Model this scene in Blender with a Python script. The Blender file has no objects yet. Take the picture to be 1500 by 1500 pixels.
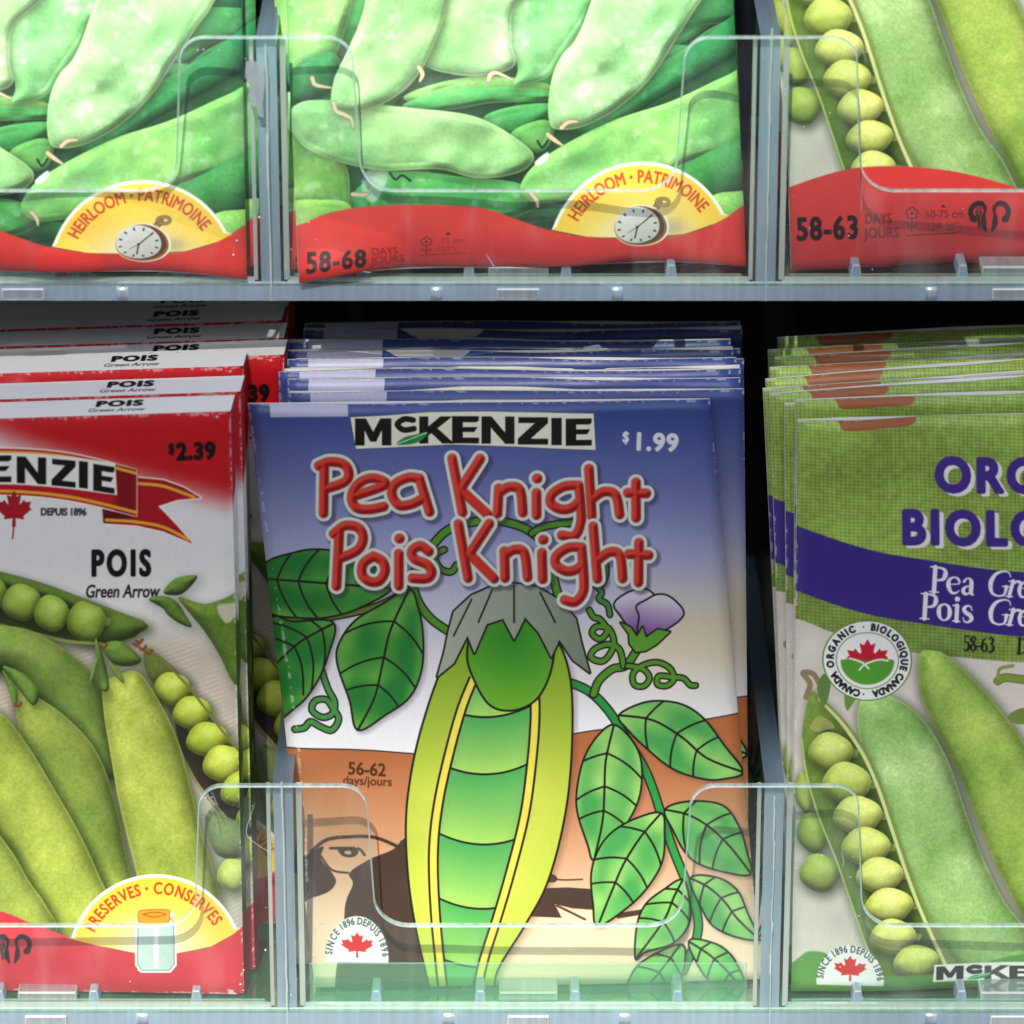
import bpy, bmesh, math, random
import numpy as np
from mathutils import Vector, Matrix

# ------------------------------------------------------------------ camera
scene = bpy.context.scene
COL = scene.collection
TH = math.radians(22.0)
DIST = 0.8
FPX = 6560.0                       # focal length in pixels of a 1500 px frame
CAMV = Vector((0, math.cos(TH), -math.sin(TH)))
CAMR = Vector((1, 0, 0))
CAMU = Vector((0, math.sin(TH), math.cos(TH)))
CAMP = -DIST * CAMV
cam = bpy.data.cameras.new('camera')
cam.sensor_width = 36.0
cam.lens = 36.0 * FPX / 1500.0
cam.clip_start = 0.01
cam.clip_end = 200.0
cam.dof.use_dof = True
cam.dof.focus_distance = 0.834
cam.dof.aperture_fstop = 15.0
camo = bpy.data.objects.new('camera', cam)
COL.objects.link(camo)
camo.location = CAMP
camo.rotation_euler = (math.radians(90) - TH, 0, 0)
scene.camera = camo

# ------------------------------------------------------------------ light
SUN_EL, SUN_AZ = math.radians(48), math.radians(-8)    # azimuth from the viewer's side, negative = from the left
world = bpy.data.worlds.new('World')
scene.world = world
world.use_nodes = True
wn = world.node_tree.nodes
sky = wn.new('ShaderNodeTexSky')
sky.sky_type = 'NISHITA'
sky.sun_disc = False
sky.sun_elevation = SUN_EL
sky.sun_rotation = math.pi - SUN_AZ
wn['Background'].inputs[1].default_value = 0.15
hs = wn.new('ShaderNodeHueSaturation')          # a milky sky: thin cloud takes most of the blue out
hs.inputs['Saturation'].default_value = 0.55
world.node_tree.links.new(sky.outputs[0], hs.inputs['Color'])
world.node_tree.links.new(hs.outputs[0], wn['Background'].inputs[0])
sl = bpy.data.lights.new('sun', 'SUN')
sl.energy = 3.7
sl.angle = math.radians(0.6)
sl.color = (1.0, 0.955, 0.88)
suno = bpy.data.objects.new('sun', sl)
COL.objects.link(suno)
SUNDIR = Vector((math.sin(SUN_AZ) * math.cos(SUN_EL), -math.cos(SUN_AZ) * math.cos(SUN_EL), math.sin(SUN_EL)))
suno.rotation_euler = SUNDIR.to_track_quat('Z', 'Y').to_euler()
suno.location = SUNDIR * 3
scene.view_settings.view_transform = 'Standard'
scene.view_settings.look = 'None'
scene.view_settings.gamma = 1.0
scene.view_settings.use_curve_mapping = False
scene.view_settings.exposure = 0.85
scene.cycles.transparent_max_bounces = 24
scene.cycles.max_bounces = 10


def at(px, py, Y):
    """the point of the vertical plane y = Y seen at a pixel of the 1500 px photograph"""
    v = CAMV + CAMR * ((px - 750) / FPX) - CAMU * ((py - 750) / FPX)
    return CAMP + v * ((Y - CAMP.y) / v.y)


# ------------------------------------------------------------------ printing press: artwork drawn into generated images
RNG = np.random.default_rng(7)


def upsample(a, H, W):
    h, w = a.shape
    y = np.linspace(0, h - 1.001, H)
    x = np.linspace(0, w - 1.001, W)
    yi = y.astype(int); xi = x.astype(int)
    fy = (y - yi)[:, None]; fx = (x - xi)[None]
    fy = fy * fy * (3 - 2 * fy) if h < H / 6 else fy
    fx = fx * fx * (3 - 2 * fx) if w < W / 6 else fx
    a00 = a[yi][:, xi]; a01 = a[yi][:, xi + 1]; a10 = a[yi + 1][:, xi]; a11 = a[yi + 1][:, xi + 1]
    return (a00 * (1 - fx) + a01 * fx) * (1 - fy) + (a10 * (1 - fx) + a11 * fx) * fy


def noise(H, W, cell, octaves=3, seed=0):
    r = np.random.default_rng(seed)
    out = np.zeros((H, W)); amp = 1.0; tot = 0
    for _ in range(octaves):
        g = r.random((max(2, int(H / cell) + 2), max(2, int(W / cell) + 2)))
        out += amp * upsample(g, H, W); tot += amp
        amp *= 0.55; cell = max(1.0, cell / 2)
    return out / tot - 0.5


def shift(a, dy, dx):
    """a moved down and right, its border repeated"""
    return a[np.clip(np.arange(a.shape[0]) - dy, 0, None)][:, np.clip(np.arange(a.shape[1]) - dx, 0, None)]


def blur(a, r):
    r = int(round(r))
    if r < 1: return a
    for _ in range(2):
        for ax in (0, 1):
            p = np.concatenate([np.repeat(np.take(a, [0], ax), r + 1, ax), a, np.repeat(np.take(a, [-1], ax), r, ax)], ax)
            c = np.cumsum(p, ax)
            n = a.shape[ax]
            a = (np.take(c, range(2 * r + 1, 2 * r + 1 + n), ax) - np.take(c, range(0, n), ax)) / (2 * r + 1)
    return a


def cr(pts, closed=True, n=8):
    """smooth curve through the points"""
    p = np.array(pts, float); N = len(p); out = []
    for i in range(N if closed else N - 1):
        if closed: p0, p1, p2, p3 = p[i - 1], p[i], p[(i + 1) % N], p[(i + 2) % N]
        else: p0, p1, p2, p3 = p[max(i - 1, 0)], p[i], p[i + 1], p[min(i + 2, N - 1)]
        for k in range(n):
            t = k / n
            out.append(0.5 * (2 * p1 + (p2 - p0) * t + (2 * p0 - 5 * p1 + 4 * p2 - p3) * t * t + (3 * p1 - p0 - 3 * p2 + p3) * t ** 3))
    if not closed: out.append(p[-1])
    return np.array(out)


def seg_dist(P, a, b):
    d = b - a
    t = np.clip(((P[..., 0] - a[0]) * d[0] + (P[..., 1] - a[1]) * d[1]) / max(d @ d, 1e-9), 0, 1)
    return np.hypot(P[..., 0] - a[0] - t * d[0], P[..., 1] - a[1] - t * d[1]), t


def rgb(c): return np.array(c, float) / 255.0


class Canvas:
    """a sheet to print on; everything is given in one flat coordinate system (x right, y down)"""
    def __init__(s, x0, y0, x1, y1, S, paper=(236, 234, 228)):
        s.x0, s.y0, s.x1, s.y1, s.S = x0, y0, x1, y1, S
        s.W = int((x1 - x0) * S); s.H = int((y1 - y0) * S)
        s.a = np.ones((s.H, s.W, 3)) * rgb(paper)
        s.seed = 1; s.M = None

    def tf(s, pts):
        p = np.array(pts, float)
        if s.M is not None: p = p @ s.M[0].T + s.M[1]
        return p

    def box(s, pts, m):
        p = np.array(pts, float)
        i0 = max(0, int((p[:, 1].min() - m - s.y0) * s.S)); i1 = min(s.H, int((p[:, 1].max() + m - s.y0) * s.S) + 2)
        j0 = max(0, int((p[:, 0].min() - m - s.x0) * s.S)); j1 = min(s.W, int((p[:, 0].max() + m - s.x0) * s.S) + 2)
        if i1 <= i0 or j1 <= j0: return None
        return i0, i1, j0, j1

    def grid(s, b, step=1):
        i0, i1, j0, j1 = b
        y = (np.arange(i0, i1, step) + 0.5) / s.S + s.y0; x = (np.arange(j0, j1, step) + 0.5) / s.S + s.x0
        return np.stack(np.meshgrid(x, y), -1)

    def sdf(s, contours, m=4):
        """signed distance (positive inside) in sheet units, and its window"""
        allp = np.concatenate(contours)
        b = s.box(allp, m)
        if b is None: return None, None
        h, w = b[1] - b[0], b[3] - b[2]
        step = 3 if h * w > 60000 and len(allp) > 12 else 1
        P = s.grid(b, step)
        d = np.full(P.shape[:2], 1e9); ins = np.zeros(P.shape[:2], bool)
        for c in contours:
            for k in range(len(c)):
                a, e = c[k], c[(k + 1) % len(c)]
                dd, _ = seg_dist(P, a, e)
                d = np.minimum(d, dd)
                if a[1] != e[1]:
                    cond = (a[1] > P[..., 1]) != (e[1] > P[..., 1])
                    ins ^= cond & (P[..., 0] < (e[0] - a[0]) * (P[..., 1] - a[1]) / (e[1] - a[1]) + a[0])
        d = np.where(ins, d, -d)
        if step > 1:
            hh, ww = d.shape
            y = np.clip((np.arange(h) - 0.0) / step, 0, hh - 1.001); x = np.clip(np.arange(w) / step, 0, ww - 1.001)
            yi = y.astype(int); xi = x.astype(int); fy = (y - yi)[:, None]; fx = (x - xi)[None]
            yj = np.minimum(yi + 1, hh - 1); xj = np.minimum(xi + 1, ww - 1)
            d = (d[yi][:, xi] * (1 - fx) + d[yi][:, xj] * fx) * (1 - fy) + (d[yj][:, xi] * (1 - fx) + d[yj][:, xj] * fx) * fy
        return d, b

    def mix(s, b, cov, color):
        i0, i1, j0, j1 = b
        c = color if isinstance(color, np.ndarray) and color.ndim == 3 else rgb(color)
        v = s.a[i0:i1, j0:j1]
        s.a[i0:i1, j0:j1] = v + (c - v) * cov[..., None]

    def cov(s, d, soft=0.0): return np.clip(d * s.S / (1 + soft * s.S) + 0.5, 0, 1)

    def fill(s, poly, color, alpha=1.0, soft=0.0, grad=None, line=0, linecol=(25, 30, 20)):
        """grad = (p0, p1, colour2): colour runs from p0 to p1"""
        poly = s.tf(poly)
        d, b = s.sdf([poly], 4 + soft + line)
        if b is None: return
        c = color
        if grad is not None:
            p0, p1 = s.tf([grad[0], grad[1]]); P = s.grid(b); v = p1 - p0
            t = np.clip(((P - p0) @ v) / (v @ v), 0, 1)[..., None]
            c = rgb(color) * (1 - t) + rgb(grad[2]) * t
        if line: s.mix(b, s.cov(d + line), linecol)
        s.mix(b, s.cov(d, soft) * alpha, c)

    def strokes(s, paths, r, m=2):
        """distance field of a bundle of strokes; r is one radius or one per path (or per point)"""
        paths = [s.tf(p) for p in paths]
        rs = r if isinstance(r, list) else [r] * len(paths)
        b = s.box(np.concatenate(paths), m + max(np.max(q) for q in rs))
        if b is None: return None, None
        P = s.grid(b); D = np.full(P.shape[:2], -1e9)
        for p, q in zip(paths, rs):
            q = np.broadcast_to(np.array(q, float), (len(p),))
            for k in range(len(p) - 1):
                dd, t = seg_dist(P, p[k], p[k + 1])
                D = np.maximum(D, q[k] * (1 - t) + q[k + 1] * t - dd)
        return D, b

    def stroke(s, path, r, color, alpha=1.0, soft=0.0, line=0, linecol=(25, 30, 20)):
        D, b = s.strokes([path], [r], 3 + soft + line)
        if b is None: return
        if line: s.mix(b, s.cov(D + line), linecol)
        s.mix(b, s.cov(D, soft) * alpha, color)

    def pod(s, poly, base, tip=None, rim=None, shadow=0.55, bulge=1.0, mottle=0.16, gloss=0.0, light=(-0.35, -0.6, 0.72), lumps=0.0, cap=46):
        """a printed photograph of a rounded green thing: bulging body, cast shadow, mottling"""
        poly = s.tf(poly)
        d, b = s.sdf([poly], 26)
        if b is None: return
        i0, i1, j0, j1 = b
        s.seed += 1
        if shadow:
            sh = shift(d, int(5 * s.S), int(4 * s.S))
            s.mix(b, np.clip((sh + 16) / 22, 0, 1) ** 1.5 * shadow, (18, 32, 14))
        R = max(min(d.max(), cap), 1.0)
        n = np.clip(d / R, 0, 1)
        hgt = np.sqrt(np.clip(1 - (1 - n) ** 2, 0, 1)) * R * 0.8 * bulge
        hgt = blur(hgt, max(1, R * s.S * 0.10))
        nz = noise(*d.shape, 70 * s.S, 4, s.seed)
        if lumps: hgt = hgt + blur(noise(*d.shape, 55 * s.S, 2, s.seed + 31), 4 * s.S) * lumps * 60 * np.clip(n * 2, 0, 1)
        gy, gx = np.gradient(hgt * s.S)
        L = np.array(light); L = L / np.linalg.norm(L)
        inv = 1 / np.sqrt(gx * gx + gy * gy + 1)
        lam = np.clip((-gx * L[0] - gy * L[1] + L[2]) * inv, 0, 1)
        c0 = rgb(base); c1 = rgb(tip if tip is not None else base)
        P = s.grid(b)
        t = np.clip(0.35 + nz * 1.3 + 0.35 * (lam - 0.7), 0, 1)[..., None]
        c = c0 * (1 - t) + c1 * t
        fine = noise(*d.shape, 5, 3, s.seed + 50)
        c = c * (0.50 + 0.60 * lam[..., None] / max(L[2], .4) * 0.95) * (1 + mottle * (fine[..., None] * 1.0 + noise(*d.shape, 2.2, 2, s.seed + 77)[..., None] * 1.3 + nz[..., None] * 0.4))
        if rim is not None:
            e = np.clip(1 - np.abs(d - 1.6) / 2.0, 0, 1)[..., None] * 0.30
            c = c * (1 - e) + rgb(rim) * e
        if gloss:
            hl = np.clip(noise(*d.shape, 13 * s.S, 4, s.seed + 9) * 2.6 + noise(*d.shape, 90 * s.S, 2, s.seed + 11) * 1.6 - 0.30, 0, 1) * np.clip(n * 2, 0, 1) * lam
            c = c + hl[..., None] * gloss * (rgb((240, 255, 235)) - c)
        s.mix(b, s.cov(d), np.clip(c, 0, 1))

    def pea(s, cx, cy, rx, ry, base=(150, 180, 60), tip=(185, 205, 95), rot=0.3, shadow=0.6, tag=True):
        a = np.linspace(0, 2 * math.pi, 28, endpoint=False)
        sq = 1 + 0.035 * np.cos(4 * a + 0.6)
        x = rx * np.cos(a) * sq; y = ry * np.sin(a) * sq
        c, n = math.cos(-rot * 0.4), math.sin(-rot * 0.4)
        poly = np.stack([cx + x * c - y * n, cy + x * n + y * c], 1)
        if tag: s.fill(np.array([(cx + rx * .75, cy - ry * .35), (cx + rx * 1.28, cy - ry * .12), (cx + rx * 1.2, cy + ry * .2), (cx + rx * .8, cy + ry * .25)]), (165, 185, 90), line=0)
        s.pod(poly, base, tip, shadow=shadow, bulge=1.0, mottle=0.10, light=(0.0, -0.55, 0.8))
        p = s.tf([(cx + rx * 0.1, cy - ry * 0.35)])[0]
        bb = s.box([p], ry)
        if bb:
            P = s.grid(bb); q = np.exp(-(((P[..., 0] - p[0]) / (rx * .35)) ** 2 + ((P[..., 1] - p[1]) / (ry * .28)) ** 2))
            s.mix(bb, q * 0.35, (228, 236, 170))

    def glow(s, cx, cy, rx, ry, color, alpha=1.0, power=1.0):
        (cx, cy), = s.tf([(cx, cy)])
        b = s.box([(cx - rx * 2.2, cy - ry * 2.2), (cx + rx * 2.2, cy + ry * 2.2)], 0)
        if b is None: return
        P = s.grid(b)
        q = np.exp(-(((P[..., 0] - cx) / rx) ** 2 + ((P[..., 1] - cy) / ry) ** 2) ** power)
        s.mix(b, q * alpha, color)

    # --- lettering
    def glyphs(s, conts, bold, color, alpha=1.0, soft=0):
        d, b = s.sdf(conts, 4 + abs(bold))
        if b is None: return
        s.mix(b, s.cov(d + bold, soft) * alpha, color)

    def text(s, txt, x, y, h, color, width=None, xs=1.0, bold=0.0, track=0.0, shear=0.0, rot=0.0, alpha=1.0, rough=0):
        """baseline starts at (x, y); h = height of a capital"""
        k = h / CAPH
        tot = sum(glyph(c)[1] * k for c in txt)
        if width: xs = (width - track * (len(txt) - 1)) / max(tot, 1e-6)
        cx = 0.0; cs, sn = math.cos(rot), math.sin(rot)
        for c in txt:
            con, adv = glyph(c)
            if con:
                cc = []
                for q in con:
                    px = cx + (q[:, 0] + q[:, 1] * shear) * k * xs; py = -q[:, 1] * k
                    cc.append(s.tf(np.stack([x + px * cs - py * sn, y + px * sn + py * cs], 1)))
                s.glyphs(cc, bold, color, alpha)
            cx += adv * k * xs + track

    def arc(s, txt, cx, cy, r, a0, a1, h, color, xs=1.0, bold=0.0, inside=False, ry=None):
        """lettering round a circle from angle a0 to a1 (degrees, 0 = right, 90 = up); letters stand outwards"""
        k = h / CAPH
        adv = [glyph(c)[1] * k * xs for c in txt]
        tot = sum(adv); pos = 0
        ry = ry or r
        for c, w in zip(txt, adv):
            f = (pos + w / 2) / tot; pos += w
            a = math.radians(a0 + (a1 - a0) * f)
            bx, by = cx + r * math.cos(a), cy - ry * math.sin(a)
            ux, uy = math.cos(a), -math.sin(a)
            if inside: ux, uy = -ux, -uy
            tx, ty = -uy, ux
            con, _ = glyph(c)
            if con:
                cc = [s.tf(np.stack([bx + tx * (q[:, 0] * k * xs - w / 2) + ux * q[:, 1] * k, by + ty * (q[:, 0] * k * xs - w / 2) + uy * q[:, 1] * k], 1)) for q in con]
                s.glyphs(cc, bold, color)

    def grain(s, amt=0.02, seed=3):
        s.a *= 1 + amt * 2 * noise(s.H, s.W, 2.0, 2, seed)[..., None]
        s.a = np.clip(s.a, 0, 1)

    def scuff(s, path, r=2.2, amt=.55, seed=1, col=(236, 230, 224)):
        """worn printed edge: flecks of bare paper along a line"""
        D, b = s.strokes([np.array(path, float)], [r], 3)
        if b is None: return
        n = noise(*D.shape, 5 * s.S, 3, 400 + seed) + .5 * noise(*D.shape, 60 * s.S, 2, 500 + seed)
        s.mix(b, np.clip((n - .12 + .12 * np.clip(D / r, -1, 1)) * 9, 0, 1) * np.clip(D / 1.5 + 1, 0, 1) * amt, col)

    def image(s, name):
        img = bpy.data.images.new(name, s.W, s.H)
        px = np.ones((s.H, s.W, 4), np.float32)
        px[..., :3] = np.clip(s.a[::-1], 0, 1)
        img.pixels.foreach_set(px.ravel())
        img.update(); img.pack()
        return img


_glyph = {}
CAPH = 0.69


def _outline(body):
    c = bpy.data.curves.new('lettering_source', 'FONT'); c.body = body
    o = bpy.data.objects.new('lettering_source', c); COL.objects.link(o)
    bpy.context.view_layer.update()
    cu = o.to_curve(bpy.context.evaluated_depsgraph_get())
    out = []
    for sp in cu.splines:
        bp = sp.bezier_points; N = len(bp); pts = []
        for i in range(N):
            a, b = bp[i], bp[(i + 1) % N]
            p0, p1, p2, p3 = [np.array(v[:2]) for v in (a.co, a.handle_right, b.handle_left, b.co)]
            straight = abs(np.cross(p1 - p0, p3 - p0)) + abs(np.cross(p2 - p0, p3 - p0)) < 1e-5
            for t in ((0,) if straight else (0, .25, .5, .75)):
                pts.append(p0 * (1 - t) ** 3 + 3 * p1 * t * (1 - t) ** 2 + 3 * p2 * t * t * (1 - t) + p3 * t ** 3)
        out.append(np.array(pts))
    o.to_curve_clear(); bpy.data.objects.remove(o); bpy.data.curves.remove(c)
    return out


def glyph(c):
    if c not in _glyph:
        if c == ' ': _glyph[c] = ([], 0.27)
        elif c == '\u2022':
            a = np.linspace(0, 2 * math.pi, 16, endpoint=False)
            _glyph[c] = ([np.stack([0.16 + 0.085 * np.cos(a), 0.34 + 0.085 * np.sin(a)], 1)], 0.32)
        else:
            o = _outline(c)
            w = _outline(c + 'H'); h = _outline('H')
            _glyph[c] = (o, w[-1][:, 0].min() - h[0][:, 0].min())
    return _glyph[c]


CAPH = float(_outline('H')[0][:, 1].max())

# ------------------------------------------------------------------ the artwork
def zl(pts, ox, oy, k): return [(ox + a * k, oy + b * k) for a, b in pts]


LEAF_R = [(0, -1.0), (.16, -.70), (.36, -.80), (.27, -.33), (.36, -.27), (.56, -.52), (.63, -.40), (.92, -.44), (.82, -.16), (.95, -.07), (.48, .30), (.53, .45), (.05, .38), (.07, .86)]
MAPLE = LEAF_R + [(-a, b) for a, b in LEAF_R[::-1]]
BLOCK = {
    'M': [(0, 1), (0, 0), (.3, 0), (.5, .5), (.7, 0), (1, 0), (1, 1), (.74, 1), (.74, .42), (.58, .86), (.42, .86), (.26, .42), (.26, 1)],
    'K': [(0, 0), (.27, 0), (.27, .38), (.64, 0), (1, 0), (.55, .44), (1.06, 1), (.7, 1), (.37, .62), (.27, .7), (.27, 1), (0, 1)],
    'E': [(0, 0), (1, 0), (1, .16), (.9, .22), (.4, .22), (.4, .4), (.95, .4), (.82, .58), (.4, .58), (.4, .79), (1, .79), (1, 1), (0, 1)],
    'N': [(0, 0), (.3, 0), (.72, .6), (.72, 0), (1, 0), (1, 1), (.72, 1), (.28, .4), (.28, 1), (0, 1)],
    'Z': [(.02, 0), (1, 0), (1, .21), (.42, .79), (1, .79), (1, 1), (0, 1), (0, .79), (.57, .21), (.02, .21)],
    'I': [(0, 0), (1, 0), (1, 1), (0, 1)]}


def block(c, ch, x0, x1, y0, y1, col, slope=0.0):
    p = [(x0 + a * (x1 - x0), y0 + b * (y1 - y0) + slope * (a * (x1 - x0))) for a, b in BLOCK[ch]]
    c.fill(p, col)


def brand(c, x, y, w, h, col, leaf=(45, 140, 70), slope=0.0, arch=0.0):
    """the wide black firm name, w wide and h tall, its top left corner at x, y"""
    k = w / 346.0
    for ch, a, b in (('M', 0, 53), ('K', 94, 142), ('E', 142, 181), ('N', 185, 233), ('Z', 238, 282), ('I', 287, 302), ('E', 308, 346)):
        mid = ((a + b) / 2 - 173) / 173
        yy = y + arch * (1 - mid * mid) * -1
        block(c, ch, x + a * k, x + b * k, yy, yy + h, col, slope)
    q = [(x + u * k, y - arch * .6 + v * h) for u, v in ((85, .10), (72, .06), (62, .25), (71, .46), (86, .42))]
    c.stroke(cr(q, False), 4.1 * k, col)
    q = [(x + u * k, y - arch * .4 + v * h) for u, v in ((60, .98), (72, .72), (88, .62), (106, .52), (98, .82), (80, .98))]
    c.fill(cr(q), leaf)
    c.stroke([(x + 60 * k, y - arch * .4 + .98 * h), (x + 104 * k, y - arch * .4 + .56 * h)], 0.8 * k, (200, 225, 190))


def fork_spoon(c, x, y, k, col, bg):
    """round emblem made of a fork and a spoon: x, y is its centre, k its half width"""
    for sg in (-1, 1):
        a = np.linspace(math.radians(70), math.radians(250), 18)
        c.stroke(np.stack([x + sg * .55 * k + .40 * k * np.cos(a) * (1 if sg < 0 else -1), y - .25 * k - .45 * k * np.sin(a)], 1), [.13 * k] * 14 + [.16 * k, .18 * k, .14 * k, .06 * k], col)
        c.fill(cr([(x + sg * u * k, y + v * k) for u, v in ((.42, -.68), (.2, -.62), (.14, -.4), (.2, -.1), (.14, .3), (.12, .78), (.3, .62), (.42, .4), (.40, .0), (.30, -.3))]), col)
    for u in (-.66, -.55, -.44): c.stroke([(x + u * k, y - .55 * k), (x + u * k, y - .22 * k)], .025 * k, col)
    c.stroke(cr([(x - .66 * k, y - .25 * k), (x - .62 * k, y - .05 * k), (x - .48 * k, y - .05 * k), (x - .44 * k, y - .25 * k)], False), .05 * k, col)
    c.stroke([(x - .55 * k, y - .02 * k), (x - .5 * k, y + .5 * k)], .07 * k, col)


def flower_icon(c, x, y, k, col, bg):
    for i in range(5):
        a = -math.pi / 2 + i * 2 * math.pi / 5
        t = np.linspace(0, 2 * math.pi, 14)
        c.stroke(np.stack([x + .62 * k * math.cos(a) + .38 * k * np.cos(t), y + .62 * k * math.sin(a) + .38 * k * np.sin(t)], 1), .09 * k, col)
    t = np.linspace(0, 2 * math.pi, 18, endpoint=False)
    c.fill(np.stack([x + .62 * k * np.cos(t), y + .62 * k * np.sin(t)], 1), bg)
    c.fill(np.stack([x + .3 * k * np.cos(t), y + .3 * k * np.sin(t)], 1), col)
    c.stroke([(x, y + k), (x, y + 3.0 * k)], .10 * k, col)
    c.fill(cr([(x - .95 * k, y + 1.5 * k), (x, y + 2.1 * k), (x + .95 * k, y + 1.5 * k), (x + .6 * k, y + 2.1 * k), (x, y + 2.3 * k), (x - .6 * k, y + 2.1 * k)]), col)


def red_band(c, top, bottom, col, dark):
    """waving red strip along the foot of a packet with a darker lower fold"""
    t = cr(top, False, 10)
    poly = np.concatenate([t, [(t[-1][0], bottom), (t[0][0], bottom)]])
    c.fill(poly, col)
    d, b = c.sdf([c.tf(poly)], 2)
    P = c.grid(b)
    w = noise(*d.shape, 60 * c.S, 2, 77)
    f = np.clip((P[..., 1] - c.tf([t[0]])[0][1] - 30 + 55 * np.sin((P[..., 0] - c.x0) / 190.0)) / 60 + w, 0, 1) * .55
    c.mix(b, c.cov(d) * f, dark)


def half_badge(c, cx, cy, r, words, a0, a1, clip):
    """yellow half-round badge with lettering round its arch; clip = its lower edge, left to right"""
    a = np.linspace(math.radians(a0), math.radians(a1), 40)
    def shape(q): return np.concatenate([np.stack([cx + q * np.cos(a), cy - q * np.sin(a)], 1), np.array(clip)])
    c.fill(shape(r + 4), (250, 246, 232))
    c.fill(shape(r - 1), (247, 200, 62))
    d, b = c.sdf([shape(r - 1)], 2); P = c.grid(b)
    q = np.exp(-(((P[..., 0] - cx) / (r * .62)) ** 2 + ((P[..., 1] - cy + r * .08) / (r * .46)) ** 2) ** 1.2)
    c.mix(b, q * .95 * c.cov(d), (252, 244, 214))
    c.arc(words, cx, cy, r * .80, a0 - 9, a1 + 9, r * .135, (200, 62, 30), xs=.74, bold=.5)


def packet_peas(c, back=True):
    """photograph of shelled peas in their open pod beside whole pods (coordinates of the organic packet)"""
    g1, g2 = (124, 166, 88), (148, 180, 82)
    # far whole pod
    c.pod(cr([(1700, 880), (1860, 930), (1860, 1400), (1720, 1420), (1620, 1250), (1580, 1050)]), (112, 150, 55), (165, 185, 80), rim=(190, 205, 120))
    c.pod(cr([(1540, 900), (1600, 930), (1660, 1060), (1720, 1240), (1790, 1420), (1690, 1440), (1600, 1260), (1540, 1080)]), (100, 142, 50), (158, 182, 80), rim=(190, 205, 120))
    c.pod(cr([(1345, 955), (1362, 948), (1390, 958), (1440, 1005), (1490, 1070), (1530, 1140), (1560, 1220), (1600, 1330), (1640, 1440), (1560, 1440), (1500, 1345), (1462, 1275), (1430, 1200), (1400, 1125), (1364, 1055), (1345, 1005)]),
          (116, 152, 62), (180, 198, 98), rim=(190, 208, 124), shadow=.7)
    c.pod(cr([(1256, 1030), (1275, 1012), (1310, 1018), (1350, 1048), (1385, 1105), (1412, 1180), (1440, 1255), (1470, 1315), (1506, 1365), (1530, 1440), (1430, 1440), (1372, 1372), (1335, 1310), (1308, 1232), (1283, 1150), (1258, 1082)]),
          g1, (184, 212, 146), rim=(206, 224, 156), shadow=.75)
    # curled young shoot
    c.stroke(cr([(1545, 985), (1500, 988), (1470, 985), (1458, 990)], False), 5, (125, 150, 60), line=1.2, linecol=(70, 90, 40))
    c.stroke(cr([(1458, 984), (1462, 972), (1480, 968)], False), 2.5, (140, 150, 80))
    c.fill(cr([(1472, 1042), (1490, 1030), (1520, 1030), (1510, 1050), (1485, 1052)]), (112, 132, 60))
    # left loose peas behind the open pod
    for x, y, rx, ry in ((1178, 1160, 14, 30), (1190, 1219, 23, 29), (1200, 1277, 29, 28)):
        c.pea(x, y, rx, ry, (132, 158, 62), (170, 186, 92))
    # open pod
    hull = cr([(1186, 1015), (1200, 1020), (1228, 1052), (1258, 1100), (1278, 1145), (1298, 1205), (1318, 1265), (1342, 1330), (1372, 1395), (1398, 1452), (1310, 1452), (1270, 1390), (1244, 1318), (1222, 1255), (1196, 1190), (1180, 1130), (1174, 1080)])
    c.pod(hull, (84, 112, 44), (112, 138, 58), shadow=.6, bulge=.5)
    c.fill(cr([(1205, 1060), (1232, 1085), (1262, 1140), (1286, 1210), (1312, 1285), (1345, 1360), (1380, 1440), (1330, 1440), (1290, 1360), (1255, 1270), (1225, 1180), (1206, 1110)]), (58, 66, 40), alpha=.8, soft=8)
    for i, (x, y, rx, ry) in enumerate(((1216, 1099, 32, 29), (1239, 1144, 35, 31), (1255, 1190, 35, 28), (1267, 1236, 35, 29), (1287, 1278, 34, 27), (1301, 1323, 35, 26), (1307, 1369, 33, 26), (1341, 1405, 33, 24))):
        c.pea(x, y, rx, ry, (186, 200, 92) if i > 1 else (164, 186, 80), (214, 220, 136), rot=.2 + .06 * (i % 3))
    c.stroke(cr([(1200, 1022), (1232, 1056), (1262, 1100), (1284, 1148), (1304, 1208), (1324, 1268), (1348, 1332), (1378, 1398), (1402, 1452)], False), 2.6, (206, 214, 140))
    c.stroke(cr([(1206, 1024), (1238, 1056), (1267, 1098), (1289, 1146), (1309, 1206), (1330, 1266), (1354, 1330), (1384, 1396), (1408, 1452)], False), 1.6, (120, 146, 66))
    c.stroke(cr([(1174, 1082), (1181, 1132), (1198, 1192), (1224, 1257), (1246, 1320), (1272, 1392), (1300, 1440)], False), 1.4, (176, 190, 104))
    c.fill(cr([(1197, 1047), (1212, 1052), (1222, 1062), (1212, 1066), (1196, 1070), (1186, 1064)]), (190, 180, 110), alpha=.6)
    # dry stalk
    c.stroke(cr([(1180, 1020), (1186, 1000), (1176, 985), (1190, 985), (1200, 1000)], False), 4, (142, 124, 92))
    c.fill(cr([(1196, 1005), (1205, 985), (1216, 990), (1212, 1020), (1204, 1032)]), (98, 128, 64))
    c.fill([(1235, 1012), (1252, 1020), (1240, 1038), (1236, 1030)], (105, 145, 70))


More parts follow.
